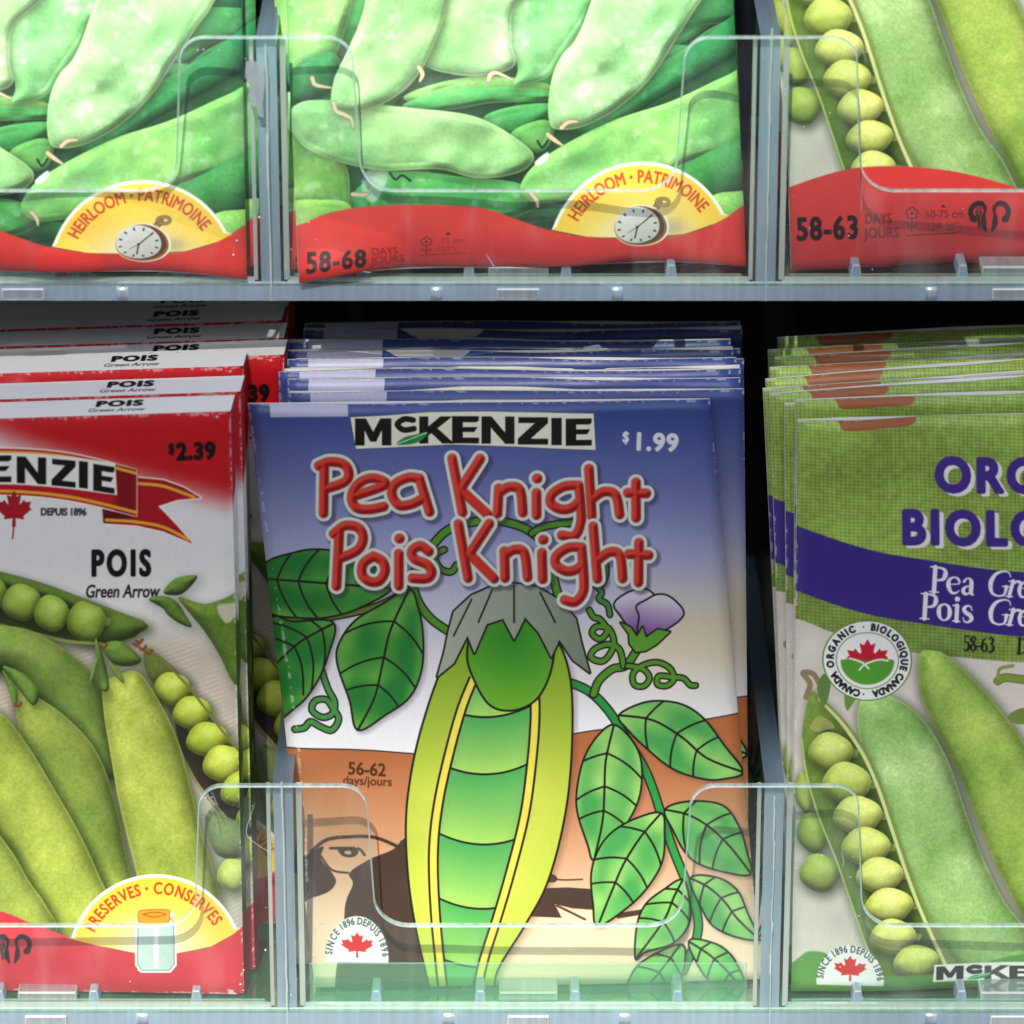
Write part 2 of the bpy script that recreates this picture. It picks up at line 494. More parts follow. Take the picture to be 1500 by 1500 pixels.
def cloth(c, y0, y1, col=(212, 204, 192), seed=5, x0=None, x1=None):
    x0 = c.x0 if x0 is None else x0; x1 = c.x1 if x1 is None else x1
    c.fill([(x0, y0), (x1, y0), (x1, y1), (x0, y1)], col)
    b = c.box([(x0, y0), (x1, y1)], 0)
    P = c.grid(b); n = noise(*P.shape[:2], 50, 3, seed)
    tex = 1 + .10 * n + .02 * np.sin((P[..., 0] + P[..., 1] * .7) * 1.3)
    i0, i1, j0, j1 = b
    c.a[i0:i1, j0:j1] *= tex[..., None]


def print_organic():
    c = Canvas(1145, 590, 1860, 1470, 1.2)
    P = c.grid((0, c.H, 0, c.W))
    n = noise(c.H, c.W, 9, 2, 4); n2 = noise(c.H, c.W, 120, 2, 8)
    jx = P[..., 0] + 1.5 * noise(c.H, c.W, 40, 2, 5); jy = P[..., 1] + 1.5 * noise(c.H, c.W, 40, 2, 6) - .04 * P[..., 0]
    wv = np.sin(jx * 2 * math.pi / 6.2) * np.sin(jy * 2 * math.pi / 5.0)
    hole = np.clip(np.sin(jx * math.pi / 6.2) ** 8 + np.sin(jy * math.pi / 5.0) ** 8, 0, 1)
    tone = 1 + .10 * wv + .20 * n + .26 * n2 - .22 * hole
    c.a = np.clip(rgb((160, 190, 82)) * tone[..., None], 0, 1)
    # photograph area
    cloth(c, 900, 1480, (214, 206, 194), 11)
    g = cr([(1140, 905), (1175, 908), (1215, 922), (1290, 940), (1340, 952), (1420, 958), (1500, 963), (1620, 966), (1870, 960)], False)
    # burlap again above that edge
    poly = np.concatenate([g, [(1870, 840), (1140, 840)]])
    d, b = c.sdf([poly], 2)
    i0, i1, j0, j1 = b
    bur = np.clip(rgb((138, 166, 74)) * tone[i0:i1, j0:j1, None], 0, 1)
    c.mix(b, c.cov(d), bur)
    packet_peas(c)
    # orange tab on the top edge
    c.fill(cr([(1227, 600), (1286, 600), (1344, 600), (1343, 612), (1334, 623), (1290, 626), (1242, 629), (1230, 622)], n=5), (156, 84, 38))
    # purple swoosh
    up = cr([(1140, 758), (1168, 770), (1230, 790), (1290, 806), (1340, 815), (1420, 826), (1500, 833), (1640, 836), (1860, 826)], False)
    lo = cr([(1140, 855), (1170, 866), (1220, 882), (1290, 900), (1360, 911), (1430, 919), (1500, 926), (1640, 930), (1860, 920)], False)
    c.fill(np.concatenate([up, lo[::-1]]), (58, 42, 128))
    for dx, dy, col in ((6, 4, (232, 230, 226)), (0, 0, (66, 44, 132))):
        c.text('ORGANIC', 1369 + dx, 717 + dy, 46, col, width=330, bold=3.4, track=7)
        c.text('BIOLOGIQUE', 1319 + dx, 793 + dy, 46, col, width=432, bold=3.4, track=7)
    serif(c, 'Pea', 1360, 863, 36, (238, 236, 238)); serif(c, 'Gre', 1440, 866, 36, (238, 236, 238), it=True)
    serif(c, 'en', 1509, 867, 36, (238, 236, 238), it=True)
    serif(c, 'Pois', 1346, 902, 36, (238, 236, 238)); serif(c, 'Gre', 1440, 907, 36, (238, 236, 238), it=True)
    serif(c, 'en', 1509, 908, 36, (238, 236, 238), it=True)
    serif(c, '58-63', 1408, 947, 22, (28, 30, 20), rot=.04, k=.74); serif(c, 'D', 1486, 950, 22, (28, 30, 20), k=.74)
    # round seal
    t = np.linspace(0, 2 * math.pi, 60, endpoint=False); cx, cy = 1269, 963
    for r, col in ((65.5, (92, 140, 66)), (63.5, (238, 238, 232)), (46, (92, 140, 66)), (44.6, (238, 238, 232))):
        c.fill(np.stack([cx + r * np.cos(t), cy + .9 * r * np.sin(t)], 1), col)
    c.arc('ORGANIC', cx, cy, 49.5, 196, 108, 9.5, (22, 24, 26), xs=.86, bold=.75, ry=44.5)
    c.arc('\u2022', cx, cy, 49.5, 101, 92, 9.5, (22, 24, 26), ry=44.5)
    c.arc('BIOLOGIQUE', cx, cy, 49.5, 86, -18, 9.5, (22, 24, 26), xs=.86, bold=.75, ry=44.5)
    c.arc('CANADA', cx, cy, 49.5, -24, -82, 9.5, (22, 24, 26), xs=.86, bold=.75, ry=44.5)
    c.arc('\u2022', cx, cy, 49.5, -92, -101, 9.5, (22, 24, 26), ry=44.5)
    c.arc('CANADA', cx, cy, 49.5, 258, 203, 9.5, (22, 24, 26), xs=.86, bold=.75, ry=44.5)
    c.fill([(cx + 32 * a, cy - 2 + 29 * b) for a, b in MAPLE if b < .45], (196, 32, 48))
    a = np.linspace(0, math.pi, 30)
    c.fill(np.concatenate([np.stack([cx + 39 * np.cos(a), cy + 2 + 33 * np.sin(a)], 1), cr([(cx - 39, cy + 0), (cx - 20, cy - 3), (cx, cy + 1), (cx + 20, cy - 3), (cx + 39, cy + 0)], False)]), (86, 158, 52))
    c.stroke(cr([(cx - 26, cy - 3), (cx - 8, cy + 3), (cx + 2, cy + 12)], False), 1.3, (238, 238, 232))
    c.stroke(cr([(cx - 12, cy + 14), (cx - 4, cy + 6), (cx + 16, cy - 1), (cx + 30, cy + 1)], False), 1.3, (238, 238, 232))
    c.scuff([(1168, 616), (1160, 1453)], 2.2, .6, 3); c.scuff([(1168, 616), (1500, 603)], 2.0, .5, 4)
    # foot: green wave, badge, firm name
    wv = cr([(1140, 1425), (1165, 1408), (1185, 1394), (1215, 1398), (1250, 1420), (1310, 1428), (1400, 1420), (1500, 1395), (1640, 1380), (1860, 1400)], False)
    c.fill(np.concatenate([wv, [(1870, 1480), (1140, 1480)]]), (84, 146, 62), alpha=.92, soft=2)
    since_badge(c, 1245, 1437, 49, 54)
    c.fill([(1368, 1411), (1640, 1404), (1640, 1432), (1366, 1438)], (232, 234, 228))
    brand(c, 1371, 1414, 262, 21, (38, 48, 34), slope=-.02)
    c.grain(.03)
    return c


def since_badge(c, cx, cy, rx, ry, faint=0):
    a = np.linspace(math.radians(186), math.radians(-6), 40)
    c.fill(np.stack([cx + rx * np.cos(a), cy - ry * np.sin(a)], 1), (236, 236, 232))
    c.arc('SINCE 1896 DEPUIS 1896', cx, cy, rx * .80, 176, 2, 10, (58, 64, 62), xs=.72, bold=.3, ry=ry * .8)
    c.fill([(cx + 25 * p, cy - 18 + 20 * q) for p, q in MAPLE], (212, 44, 44))


SER = {  # letters with thick and thin strokes on a unit cap height: (path, radii)
    'P': [([(0, 0), (.36, 0)], .03), ([(.18, 0), (.18, 1)], .085), ([(0, 1), (.34, .99), (.56, .92), (.6, .73), (.5, .53), (.2, .47)], [.03, .04, .06, .09, .06, .03])],
    'e': [([(.1, .36), (.5, .42), (.46, .60), (.30, .66), (.12, .55), (.08, .32), (.2, .06), (.38, .03), (.52, .14)], [.02, .03, .05, .03, .06, .085, .06, .04, .02])],
    'a': [([(.1, .52), (.2, .65), (.34, .63), (.4, .48), (.4, .1), (.52, .02)], [.05, .03, .05, .08, .075, .02]), ([(.4, .38), (.16, .3), (.08, .14), (.2, .02), (.4, .14)], [.02, .05, .075, .05, .02])],
    'G': [([(.82, .78), (.72, .95), (.5, 1.0), (.2, .86), (.1, .5), (.24, .13), (.52, .0), (.76, .08), (.76, .38)], [.02, .03, .04, .07, .10, .07, .04, .05, .085]), ([(.6, .4), (.9, .4)], .03)],
    'r': [([(0, .62), (.14, .64)], .03), ([(.16, .64), (.16, .02)], .08), ([(.02, .01), (.3, .01)], .03), ([(.18, .45), (.3, .62), (.44, .6)], [.02, .05, .075])],
    'o': [([(.3, .66), (.12, .55), (.08, .33), (.14, .1), (.3, .0), (.46, .1), (.52, .33), (.46, .56), (.3, .66)], [.03, .06, .085, .06, .03, .06, .085, .06, .03])],
    'i': [([(0, .63), (.14, .64)], .03), ([(.16, .64), (.16, .02)], .08), ([(.02, .01), (.3, .01)], .03), ([(.15, .9), (.16, .9)], .095)],
    's': [([(.4, .5), (.34, .64), (.2, .66), (.08, .54), (.14, .41), (.34, .28), (.4, .14), (.26, .01), (.12, .04), (.06, .18)], [.02, .03, .04, .07, .08, .08, .07, .04, .03, .02])],
    'n': [([(0, .62), (.14, .64)], .03), ([(.16, .64), (.16, .02)], .08), ([(.02, .01), (.3, .01)], .03), ([(.18, .48), (.32, .64), (.48, .58), (.5, .02)], [.02, .04, .07, .08]), ([(.38, .01), (.62, .01)], .03)],
    'D': [([(0, 0), (.2, 0)], .03), ([(0, 1), (.2, 1)], .03), ([(.18, 0), (.18, 1)], .085), ([(.18, 1), (.5, .97), (.74, .8), (.8, .5), (.72, .18), (.48, .02), (.18, 0)], [.03, .04, .07, .1, .07, .04, .03])],
    '5': [([(.14, .95), (.48, .97)], .05), ([(.14, .95), (.12, .55)], .035), ([(.12, .56), (.34, .56), (.5, .4), (.46, .14), (.24, .0), (.06, .08)], [.03, .05, .08, .08, .05, .04])],
    '8': [([(.3, .98), (.14, .88), (.12, .74), (.28, .56), (.48, .36), (.5, .16), (.3, .0), (.12, .14), (.12, .34), (.34, .56), (.46, .76), (.44, .9), (.3, .98)], [.03, .06, .075, .06, .07, .07, .03, .06, .06, .03, .05, .06, .03])],
    '6': [([(.48, .96), (.24, .8), (.1, .5), (.1, .2), (.28, .0), (.48, .16), (.48, .4), (.3, .54), (.12, .42)], [.02, .05, .08, .08, .03, .07, .07, .04, .02])],
    '3': [([(.08, .84), (.24, .98), (.42, .86), (.4, .66), (.22, .54)], [.03, .04, .07, .06, .02]), ([(.22, .54), (.46, .44), (.48, .18), (.26, .0), (.06, .06)], [.02, .06, .08, .05, .04])],
    '-': [([(.04, .34), (.3, .34)], .05)]}
SERW = {'P': .64, 'e': .58, 'a': .56, 'G': .92, 'r': .46, 'o': .62, 'i': .34, 's': .48, 'n': .66, 'D': .92, '5': .56, '8': .6, '6': .58, '3': .56, '-': .36}


def serif(c, txt, x, y, h, col, it=False, rot=0.06, k=1.0):
    cx = 0
    cs, sn = math.cos(rot), math.sin(rot)
    for ch in txt:
        ps, rs = [], []
        for path, r in SER[ch]:
            p = np.array(path, float)
            q = np.column_stack([p, np.broadcast_to(r, (len(p),)) if not np.isscalar(r) else np.full(len(p), r)])
            if len(q) > 2: q = cr(q, False, 5)
            px = (cx + q[:, 0] * k + (q[:, 1] * .22 if it else 0)) * h; py = -q[:, 1] * h
            ps.append(np.stack([x + px * cs - py * sn, y + px * sn + py * cs], 1)); rs.append(np.clip(q[:, 2], .02, 1) * h * (1.1 if not it else .98))
        D, b = c.strokes(ps, rs)
        if b: c.mix(b, c.cov(D), col)
        cx += (SERW[ch] * (.86 if it else 1.0) + .02) * k


def print_garden_peas():
    c = Canvas(1095, -540, 1850, 420, 1.2)
    cloth(c, -540, 420, (206, 200, 186), 12)
    c.M = (np.array([[.97, 0], [0, .98]]), np.array([1218 - 1246 * .97, 24 - 1144 * .98]))
    packet_peas(c)
    c.M = None
    # head of the packet
    c.fill([(1090, -545), (1860, -545), (1860, -180), (1090, -150)], (232, 230, 224), soft=30)
    c.fill([(1090, -545), (1860, -545), (1860, -330), (1480, -400), (1090, -330)], (176, 22, 32), soft=20)
    c.text('POIS', 1560, -210, 34, (20, 22, 20), xs=.72, bold=2.2)
    red_band(c, [(1090, 300), (1151, 276), (1200, 258), (1245, 246), (1290, 242), (1340, 243), (1395, 249), (1450, 262), (1500, 278), (1620, 320), (1720, 340), (1850, 310)], 425, (212, 62, 58), (176, 42, 48))
    k = (34, 16, 22)
    c.text('58-63', 1167, 352, 32, k, width=91, bold=1.5, rot=-.045, track=2.5)
    c.text('DAYS', 1266, 327, 14.5, (110, 30, 34), width=39, bold=.3, rot=-.03)
    c.text('JOURS', 1266, 348, 14.5, (110, 30, 34), width=50, bold=.3, rot=-.03)
    flower_icon(c, 1334, 311, 9, (110, 26, 32), (206, 62, 58))
    c.stroke([(1327, 344), (1398, 340)], .9, (110, 26, 32))
    c.text('60-75 cm', 1353, 318, 11, (120, 36, 38), width=57, bold=.2, rot=-.02)
    c.text('(24-30")', 1357, 336, 11, (140, 46, 44), width=50, bold=.2, rot=-.02)
    c.fill([(1376, 302), (1379, 297), (1383, 302)], (60, 20, 24))
    fork_spoon(c, 1447, 316, 29, (50, 26, 26), (206, 62, 58))
    half_badge(c, 1690, 378, 120, 'GARDEN', 160, 20, [(1810, 345), (1690, 372), (1575, 350)]) if False else None
    c.grain(.03)
    return c


def print_flat_pods():
    c = Canvas(390, -540, 1110, 440, 1.2)
    c.a[:] = rgb((34, 84, 56))
    c.a *= (1 + .5 * noise(c.H, c.W, 60, 3, 2))[..., None]
    A, B = (78, 146, 84), (150, 200, 122)
    kw = dict(gloss=.6, lumps=.30, mottle=.10, cap=22, bulge=.6)
    rr = random.Random(4)
    for k in range(26):
        x, y, g, ln = rr.uniform(400, 1100), rr.uniform(-20, 330), rr.uniform(-.9, .5), rr.uniform(90, 170)
        ca, sa = math.cos(g), math.sin(g); w = rr.uniform(20, 34)
        m = rr.uniform(.85, 1.25)
        c.pod(cr([(x + u * ln * ca - v * w * sa, y + u * ln * sa + v * w * ca) for u, v in ((-1, 0), (-.6, -.8), (0, -1), (.6, -.7), (1, .1), (.6, .8), (0, 1), (-.6, .8))]), (44 * m, 110 * m, 62 * m), (78 * m, 148 * m, 84 * m), rim=(110, 170, 110), gloss=.35, lumps=.3, mottle=.1, cap=20, bulge=.6)
    # pods that fill the picture above the frame
    for k in range(7):
        x = 430 + 95 * k; y = -330 + 40 * math.sin(k * 2.1)
        c.pod(cr([(x - 60, y + 190), (x - 20, y + 60), (x + 40, y - 60), (x + 120, y - 170), (x + 170, y - 160), (x + 130, y - 20), (x + 70, y + 110), (x, y + 230)]), A, B, rim=(150, 200, 120), **kw)
    c.pod(cr([(880, 170), (960, 95), (1100, 30), (1110, 120), (980, 170), (880, 200)]), (40, 104, 58), (66, 138, 74), rim=(90, 150, 90), gloss=.2, shadow=.8)
    c.pod(cr([(800, 150), (840, 175), (900, 150), (1010, 70), (1110, 0), (1110, 60), (960, 150), (860, 205)]), (34, 100, 58), (58, 132, 72), rim=(80, 150, 90), gloss=.25)
    c.pod(cr([(545, 262), (600, 250), (680, 258), (760, 268), (790, 300), (700, 330), (560, 320)]), (60, 138, 70), (96, 168, 92), rim=(150, 200, 120), **kw)
    c.pod(cr([(420, 190), (455, 210), (505, 240), (512, 300), (506, 340), (430, 350)]), (104, 160, 70), (150, 190, 96), rim=(180, 210, 130), **kw)
    c.pod(cr([(425, 300), (470, 292), (512, 300), (520, 350), (430, 360)]), (112, 168, 74), (160, 196, 100), rim=(190, 215, 140), **kw)
    c.fill(cr([(536, 250), (560, 246), (566, 262), (548, 296), (530, 280)]), (190, 206, 196), alpha=.7, soft=3)
    c.pod(cr([(590, 140), (650, 118), (720, 110), (800, 122), (800, 140), (700, 145), (620, 152)]), (104, 166, 84), (140, 190, 108), rim=(170, 210, 130), **kw)
    c.pod(cr([(592, 150), (660, 130), (740, 126), (802, 132), (802, 146), (720, 150), (660, 160), (600, 162)]), (54, 128, 68), (88, 160, 86), rim=(140, 190, 110), **kw)
    c.pod(cr([(705, 172), (740, 156), (800, 150), (805, 165), (770, 190), (730, 195)]), (46, 118, 66), (74, 146, 80), rim=(120, 180, 100), **kw)
    c.pod(cr([(745, 195), (785, 175), (810, 182), (800, 215), (775, 222)]), (78, 142, 74), (110, 170, 90), **kw)
    # left edge leaf-like pods
    c.pod(cr([(420, -60), (480, -80), (520, -40), (500, 60), (470, 110), (430, 150), (422, 60)]), (92, 154, 84), (140, 188, 106), rim=(150, 196, 120), **kw)
    c.pod(cr([(424, 110), (455, 82), (490, 78), (500, 110), (480, 140), (430, 152)]), (40, 106, 60), (56, 128, 70), rim=(90, 150, 90), gloss=.2)
    # long one lying across
    c.pod(cr([(424, 165), (440, 150), (470, 146), (530, 150), (600, 157), (680, 166), (730, 186), (778, 222), (770, 246), (735, 258), (690, 259), (640, 247), (560, 249), (500, 238), (450, 218), (428, 192)]), (110, 164, 100), (162, 200, 138), rim=(206, 230, 166), **kw)
    # lower right
    c.pod(cr([(761, 270), (782, 240), (830, 208), (900, 174), (980, 148), (1060, 112), (1110, 96), (1110, 200), (1010, 238), (900, 276), (800, 296), (768, 288)]), (88, 156, 78), (146, 194, 108), rim=(160, 205, 120), **kw)
    c.pod(cr([(940, 262), (1010, 235), (1110, 190), (1110, 260), (1060, 300), (980, 300)]), (48, 116, 58), (70, 140, 72), gloss=.25)
    c.pod(cr([(1040, 290), (1080, 280), (1110, 285), (1110, 330), (1050, 340)]), (110, 168, 80), (150, 190, 100))
    # upper ones, brightest
    c.pod(cr([(815, -60), (880, -90), (900, -40), (866, 10), (850, 40), (822, 80), (804, 108), (780, 120), (750, 123), (755, 100), (747, 60), (750, 10)]), (96, 166, 98), (152, 204, 138), rim=(170, 215, 140), **kw)
    c.pod(cr([(640, -70), (760, -90), (800, -40), (752, 10), (747, 60), (750, 96), (705, 110), (660, 108), (622, 96), (610, 70), (622, 20)]), (122, 174, 112), (176, 208, 150), rim=(206, 232, 166), **kw)
    c.pod(cr([(560, -90), (660, -80), (652, 10), (632, 70), (606, 116), (570, 146), (530, 163), (492, 161), (484, 146), (490, 112), (508, 74), (530, 20)]), (118, 170, 106), (170, 206, 146), rim=(206, 232, 166), **kw)
    c.pod(cr([(900, -80), (1000, -120), (1070, -90), (1040, -20), (1018, 12), (990, 55), (960, 102), (930, 136), (890, 167), (848, 186), (815, 189), (803, 180), (800, 150), (806, 110), (820, 80), (846, 45)]), (116, 170, 110), (170, 206, 150), rim=(204, 230, 160), **kw)
    for q in ([(488, 150), (492, 162), (505, 168), (514, 174), (516, 186)], [(612, 98), (617, 108), (613, 118)], [(713, 116), (716, 108), (726, 106), (748, 116)], [(820, 186), (830, 178), (844, 177)], [(776, 282), (784, 292), (786, 302)], [(457, 114), (462, 124), (484, 128)], [(516, 284), (530, 285), (540, 283)], [(800, 196), (810, 204), (822, 212)]):
        c.stroke(cr(q, False), [3.0] * (len(cr(q, False)) // 2) + list(np.linspace(3.0, 1.2, len(cr(q, False)) - len(cr(q, False)) // 2)), (206, 184, 150), line=.6, linecol=(70, 80, 50))
    c.fill(cr([(782, 236), (800, 222), (800, 232), (786, 242)]), (214, 222, 214), soft=1.5)
    for q in ([(570, 252), (578, 262), (588, 256), (600, 264)], [(785, 205), (792, 215), (800, 205)]):
        c.stroke(cr(q, False), 1.6, (24, 40, 34))
    # head of the packet, above the frame
    c.fill([(380, -560), (1120, -560), (1120, -420), (750, -470), (380, -420)], (176, 22, 32), soft=12)
    red_band(c, [(385, 345), (439, 329), (480, 312), (530, 303), (600, 299), (680, 301), (720, 308), (760, 322), (800, 336), (860, 348), (935, 352), (1000, 345), (1050, 326), (1088, 302), (1115, 290)], 450, (212, 56, 50), (176, 32, 40))
    half_badge(c, 938, 372, 132, 'HEIRLOOM \u2022 PATRIMOINE', 162, 26, [(1068, 316), (1048, 327), (1000, 345), (935, 352), (860, 348), (806, 336)])
    red2 = cr([(790, 338), (800, 337), (860, 349), (935, 353), (1000, 346), (1050, 327), (1075, 312)], False)
    # pocket watch
    t = np.linspace(0, 2 * math.pi, 40, endpoint=False)
    c.glow(985, 335, 20, 16, (170, 150, 120), .6)
    c.stroke([(957, 306), (964, 296)], 4, (150, 120, 70), line=1, linecol=(70, 50, 30))
    c.stroke(np.stack([969 + 9 * np.cos(t), 295 + 5 * np.sin(t)], 1), 1.8, (150, 130, 90), line=.8, linecol=(90, 60, 40))
    c.fill(np.stack([938 + 41 * np.cos(t), 334 + 35 * np.sin(t)], 1), (240, 236, 224))
    c.fill(np.stack([937 + 39 * np.cos(t), 334 + 33.5 * np.sin(t)], 1), (196, 150, 84), grad=((900, 310), (975, 350), (150, 100, 50)))
    c.fill(np.stack([936 + 36.5 * np.cos(t), 333 + 31.5 * np.sin(t)], 1), (92, 64, 44))
    c.fill(np.stack([932 + 33 * np.cos(t), 332 + 30 * np.sin(t)], 1), (226, 224, 216), grad=((910, 305), (955, 360), (200, 198, 192)))
    for i in range(12):
        a = i * math.pi / 6 + .3
        c.stroke([(932 + 26 * math.cos(a), 332 + 23.5 * math.sin(a)), (932 + 28.5 * math.cos(a), 332 + 26 * math.sin(a))], 1.3, (50, 50, 50))
    c.stroke([(932, 333), (951, 316)], .8, (40, 40, 40)); c.stroke([(932, 333), (929, 352)], 1.0, (40, 40, 40)); c.stroke([(932, 333), (919, 342)], .5, (90, 80, 70))
    c.fill(np.stack([932 + 2.2 * np.cos(t), 333 + 2.2 * np.sin(t)], 1), (40, 40, 40))
    k = (40, 22, 24)
    c.text('58-68', 448, 402, 31, k, width=88, bold=1.4, rot=0.0, track=2.5)
    c.text('DAYS', 544, 382, 14, (122, 26, 30), width=39, bold=.25, rot=-.03)
    c.text('JOURS', 544, 400, 14, (122, 26, 30), width=49, bold=.25, rot=-.06)
    flower_icon(c, 624, 357, 8.5, (96, 20, 26), (206, 58, 52))
    c.stroke([(614, 386), (684, 380)], .8, (110, 26, 32))
    c.text('75 cm', 644, 359, 10, (140, 36, 36), width=36, bold=.1); c.text('(30")', 640, 376, 10, (140, 36, 36), width=28, bold=.1)
    c.fill([(651, 345), (656, 340), (660, 345)], (60, 20, 24))
    c.grain(.03)
    return c


def print_box_front():
    c = Canvas(-345, 590, 375, 1475, 1.2, paper=(230, 229, 224))
    # red head fading to white
    P = c.grid((0, c.H, 0, c.W))
    x, y = P[..., 0], P[..., 1]
    edge = 632 + 98 * np.clip((np.abs(x) - 0) / 330, 0, 1) ** 0.9
    f = np.clip(1 - (y - edge + 28) / 62, 0, 1); f = f * f * (3 - 2 * f)
    f = np.maximum(f, np.clip(1 - (y - 612) / 16, 0, 1))
    c.a = c.a + (rgb((192, 22, 28)) - c.a) * f[..., None]
    # cloth behind the pods
    b = c.box([(-345, 860), (375, 1480)], 0)
    n = noise(b[1] - b[0], b[3] - b[2], 40, 3, 21); Q = c.grid(b)
    g = np.clip((Q[..., 1] - 868 - .10 * Q[..., 0]) / 60, 0, 1)
    rip = 1 + .10 * n + .05 * np.sin((Q[..., 1] * 1.0 + .35 * Q[..., 0]) * .9) * np.clip(n * 3 + .5, 0, 1)
    c.mix(b, g, np.clip(rgb((190, 180, 162)) * rip[..., None], 0, 1))
    # ribbon
    for sg in (1, -1):
        X = lambda q: [(sg * a if sg > 0 else -a, bb) for a, bb in q]
        c.fill(X([(199, 699), (240, 703), (270, 714), (294, 729), (260, 732), (232, 741), (258, 768), (282, 796), (240, 778), (200, 769), (152, 766), (150, 735), (199, 745)]), (170, 20, 34), line=2, linecol=(246, 240, 226))
        c.fill(X([(150, 735), (199, 752), (199, 757), (152, 764)]), (92, 8, 18), soft=3)
        c.stroke(cr(X([(203, 708), (240, 712), (284, 728)]), False), 2.2, (232, 172, 50))
        c.stroke(cr(X([(156, 761), (200, 764), (240, 772), (276, 790)]), False), 2.2, (232, 172, 50))
    top = cr([(-200, 688), (-100, 664), (0, 657), (100, 664), (200, 688)], False, 12)
    bot = cr([(-200, 755), (-100, 732), (0, 724), (100, 732), (200, 755)], False, 12)
    c.fill(np.concatenate([top, bot[::-1]]), (182, 22, 36), line=2, linecol=(246, 240, 226))
    for sg in (1, -1):
        c.fill([(sg * 168, 682), (sg * 200, 688), (sg * 200, 755), (sg * 170, 747)], (110, 10, 20), alpha=.75, soft=10)
    c.stroke(top + [0, 5], 2.2, (232, 172, 50)); c.stroke(bot - [0, 5], 2.2, (232, 172, 50))
    tp = cr([(-171, 678), (-86, 667), (0, 663), (86, 667), (169, 678)], False, 12); bt = cr([(-173, 725), (-86, 714), (0, 709), (86, 714), (172, 725)], False, 12)
    c.fill(np.concatenate([tp, bt[::-1]]), (238, 234, 222))
    arch = lambda u: 15 * (u / 170.0) ** 2
    for ch, a, bb in (('M', -168, -118), ('K', -76, -32), ('E', -28, 17), ('N', 25, 68), ('Z', 76, 111), ('I', 116, 129), ('E', 137, 168)):
        block(c, ch, a, bb, 667 + arch((a + bb) / 2), 706 + arch((a + bb) / 2), (18, 18, 20), slope=30 * (a + bb) / 2 / 170.0 ** 2)
    c.stroke(cr([(-84, 680), (-98, 675), (-108, 682), (-102, 692), (-86, 690)], False), 5, (18, 18, 20))
    # maple leaf, date, names, price
    c.fill([(21 + 26 * a, 747 + 27 * bb) for a, bb in MAPLE], (168, 24, 38), line=.8, linecol=(120, 10, 20)); c.stroke([(21, 768), (19, 788)], 1, (140, 30, 40))
    c.text('SINCE 1896', -78, 754, 10, (25, 25, 25), width=68, bold=.5)
    c.text('DEPUIS 1896', 60, 754, 10, (25, 25, 25), width=67, bold=.5, rot=.005)
    c.text('PEA', -240, 842, 36, (15, 15, 18), width=80, bold=1.9, track=4)
    c.text('POIS', 134, 842, 36, (15, 15, 18), width=87, bold=2.0, track=5)
    c.text('Green Arrow', 125, 874, 18, (25, 25, 25), width=108, bold=.45, shear=.18)
    c.text('Green Arrow', -240, 874, 18, (25, 25, 25), width=108, bold=.45, shear=.18)
    c.text('$', 247, 664, 14, (24, 8, 12), xs=.8, bold=1.0, rot=-.03); c.text('2.39', 259, 673, 23, (24, 8, 12), width=57, bold=1.9, rot=-.03, track=1.5)
    # open pod at the top
    G1, G2 = (96, 128, 44), (140, 164, 66)
    c.pod(cr([(-330, 960), (-240, 890), (-120, 850), (-20, 838), (60, 855), (120, 877), (180, 900), (206, 908), (218, 917), (205, 926), (192, 934), (150, 944), (100, 940), (50, 928), (0, 916), (-140, 930), (-250, 990)]), (84, 112, 42), (116, 140, 58), bulge=.6)
    c.fill(cr([(-250, 930), (-120, 868), (-20, 850), (60, 866), (120, 888), (158, 905), (150, 925), (110, 934), (50, 922), (0, 908), (-140, 920)]), (48, 52, 30), alpha=.85, soft=5)
    for x, y, rx, ry in ((-200, 918, 28, 27), (-146, 896, 28, 27), (-92, 882, 28, 28), (-60, 876, 27, 28), (-16, 868, 26, 28), (32, 881, 28, 27), (76, 897, 25, 27), (127, 909, 28, 30)):
        c.pea(x, y, rx, ry, (128, 160, 50), (166, 188, 84), rot=.5)
    c.stroke(cr([(0, 838), (60, 854), (120, 876), (180, 899), (210, 910)], False), 2.2, (110, 132, 66))
    c.stroke(cr([(0, 914), (50, 926), (100, 938), (150, 942)], False), 2.4, (140, 150, 78))
    # right young pod and its leaves
    c.pod(cr([(262, 874), (300, 884), (340, 872), (375, 860), (375, 1010), (345, 1005), (322, 960), (300, 925), (280, 900)]), (82, 112, 40), (116, 140, 56), shadow=.35, bulge=.7)
    c.fill(cr([(318, 890), (330, 884), (345, 888), (343, 906), (330, 912)]), (204, 196, 176), alpha=.9, soft=2)
    c.pod(cr([(240, 868), (250, 852), (265, 844), (289, 843), (278, 860), (262, 871)]), (92, 122, 50), (120, 144, 66), shadow=.2)
    c.pod(cr([(218, 877), (238, 872), (258, 880), (272, 900), (281, 918), (262, 912), (246, 900), (238, 890)]), (88, 116, 46), (118, 140, 62), shadow=.25)
    # open pod on the right with peas
    c.pod(cr([(212, 950), (232, 958), (262, 985), (300, 1035), (335, 1085), (375, 1140), (375, 1240), (340, 1200), (310, 1150), (282, 1110), (258, 1060), (235, 1015), (215, 985)]), (80, 96, 44), (110, 124, 56), bulge=.5)
    c.fill(cr([(262, 1050), (300, 1110), (340, 1165), (375, 1215), (375, 1260), (330, 1200), (290, 1150), (262, 1090)]), (46, 32, 30), alpha=.9, soft=3)
    for x, y, rx, ry in ((251, 1008, 27, 24), (281, 1043, 28, 24), (303, 1082, 30, 25), (327, 1118, 30, 27), (352, 1158, 29, 26), (372, 1200, 27, 25)):
        c.pea(x, y, rx, ry, (158, 176, 54), (190, 200, 84), rot=.5)
    c.stroke(cr([(218, 950), (240, 968), (276, 1005), (312, 1052), (350, 1102), (375, 1135)], False), 1.8, (120, 116, 66))
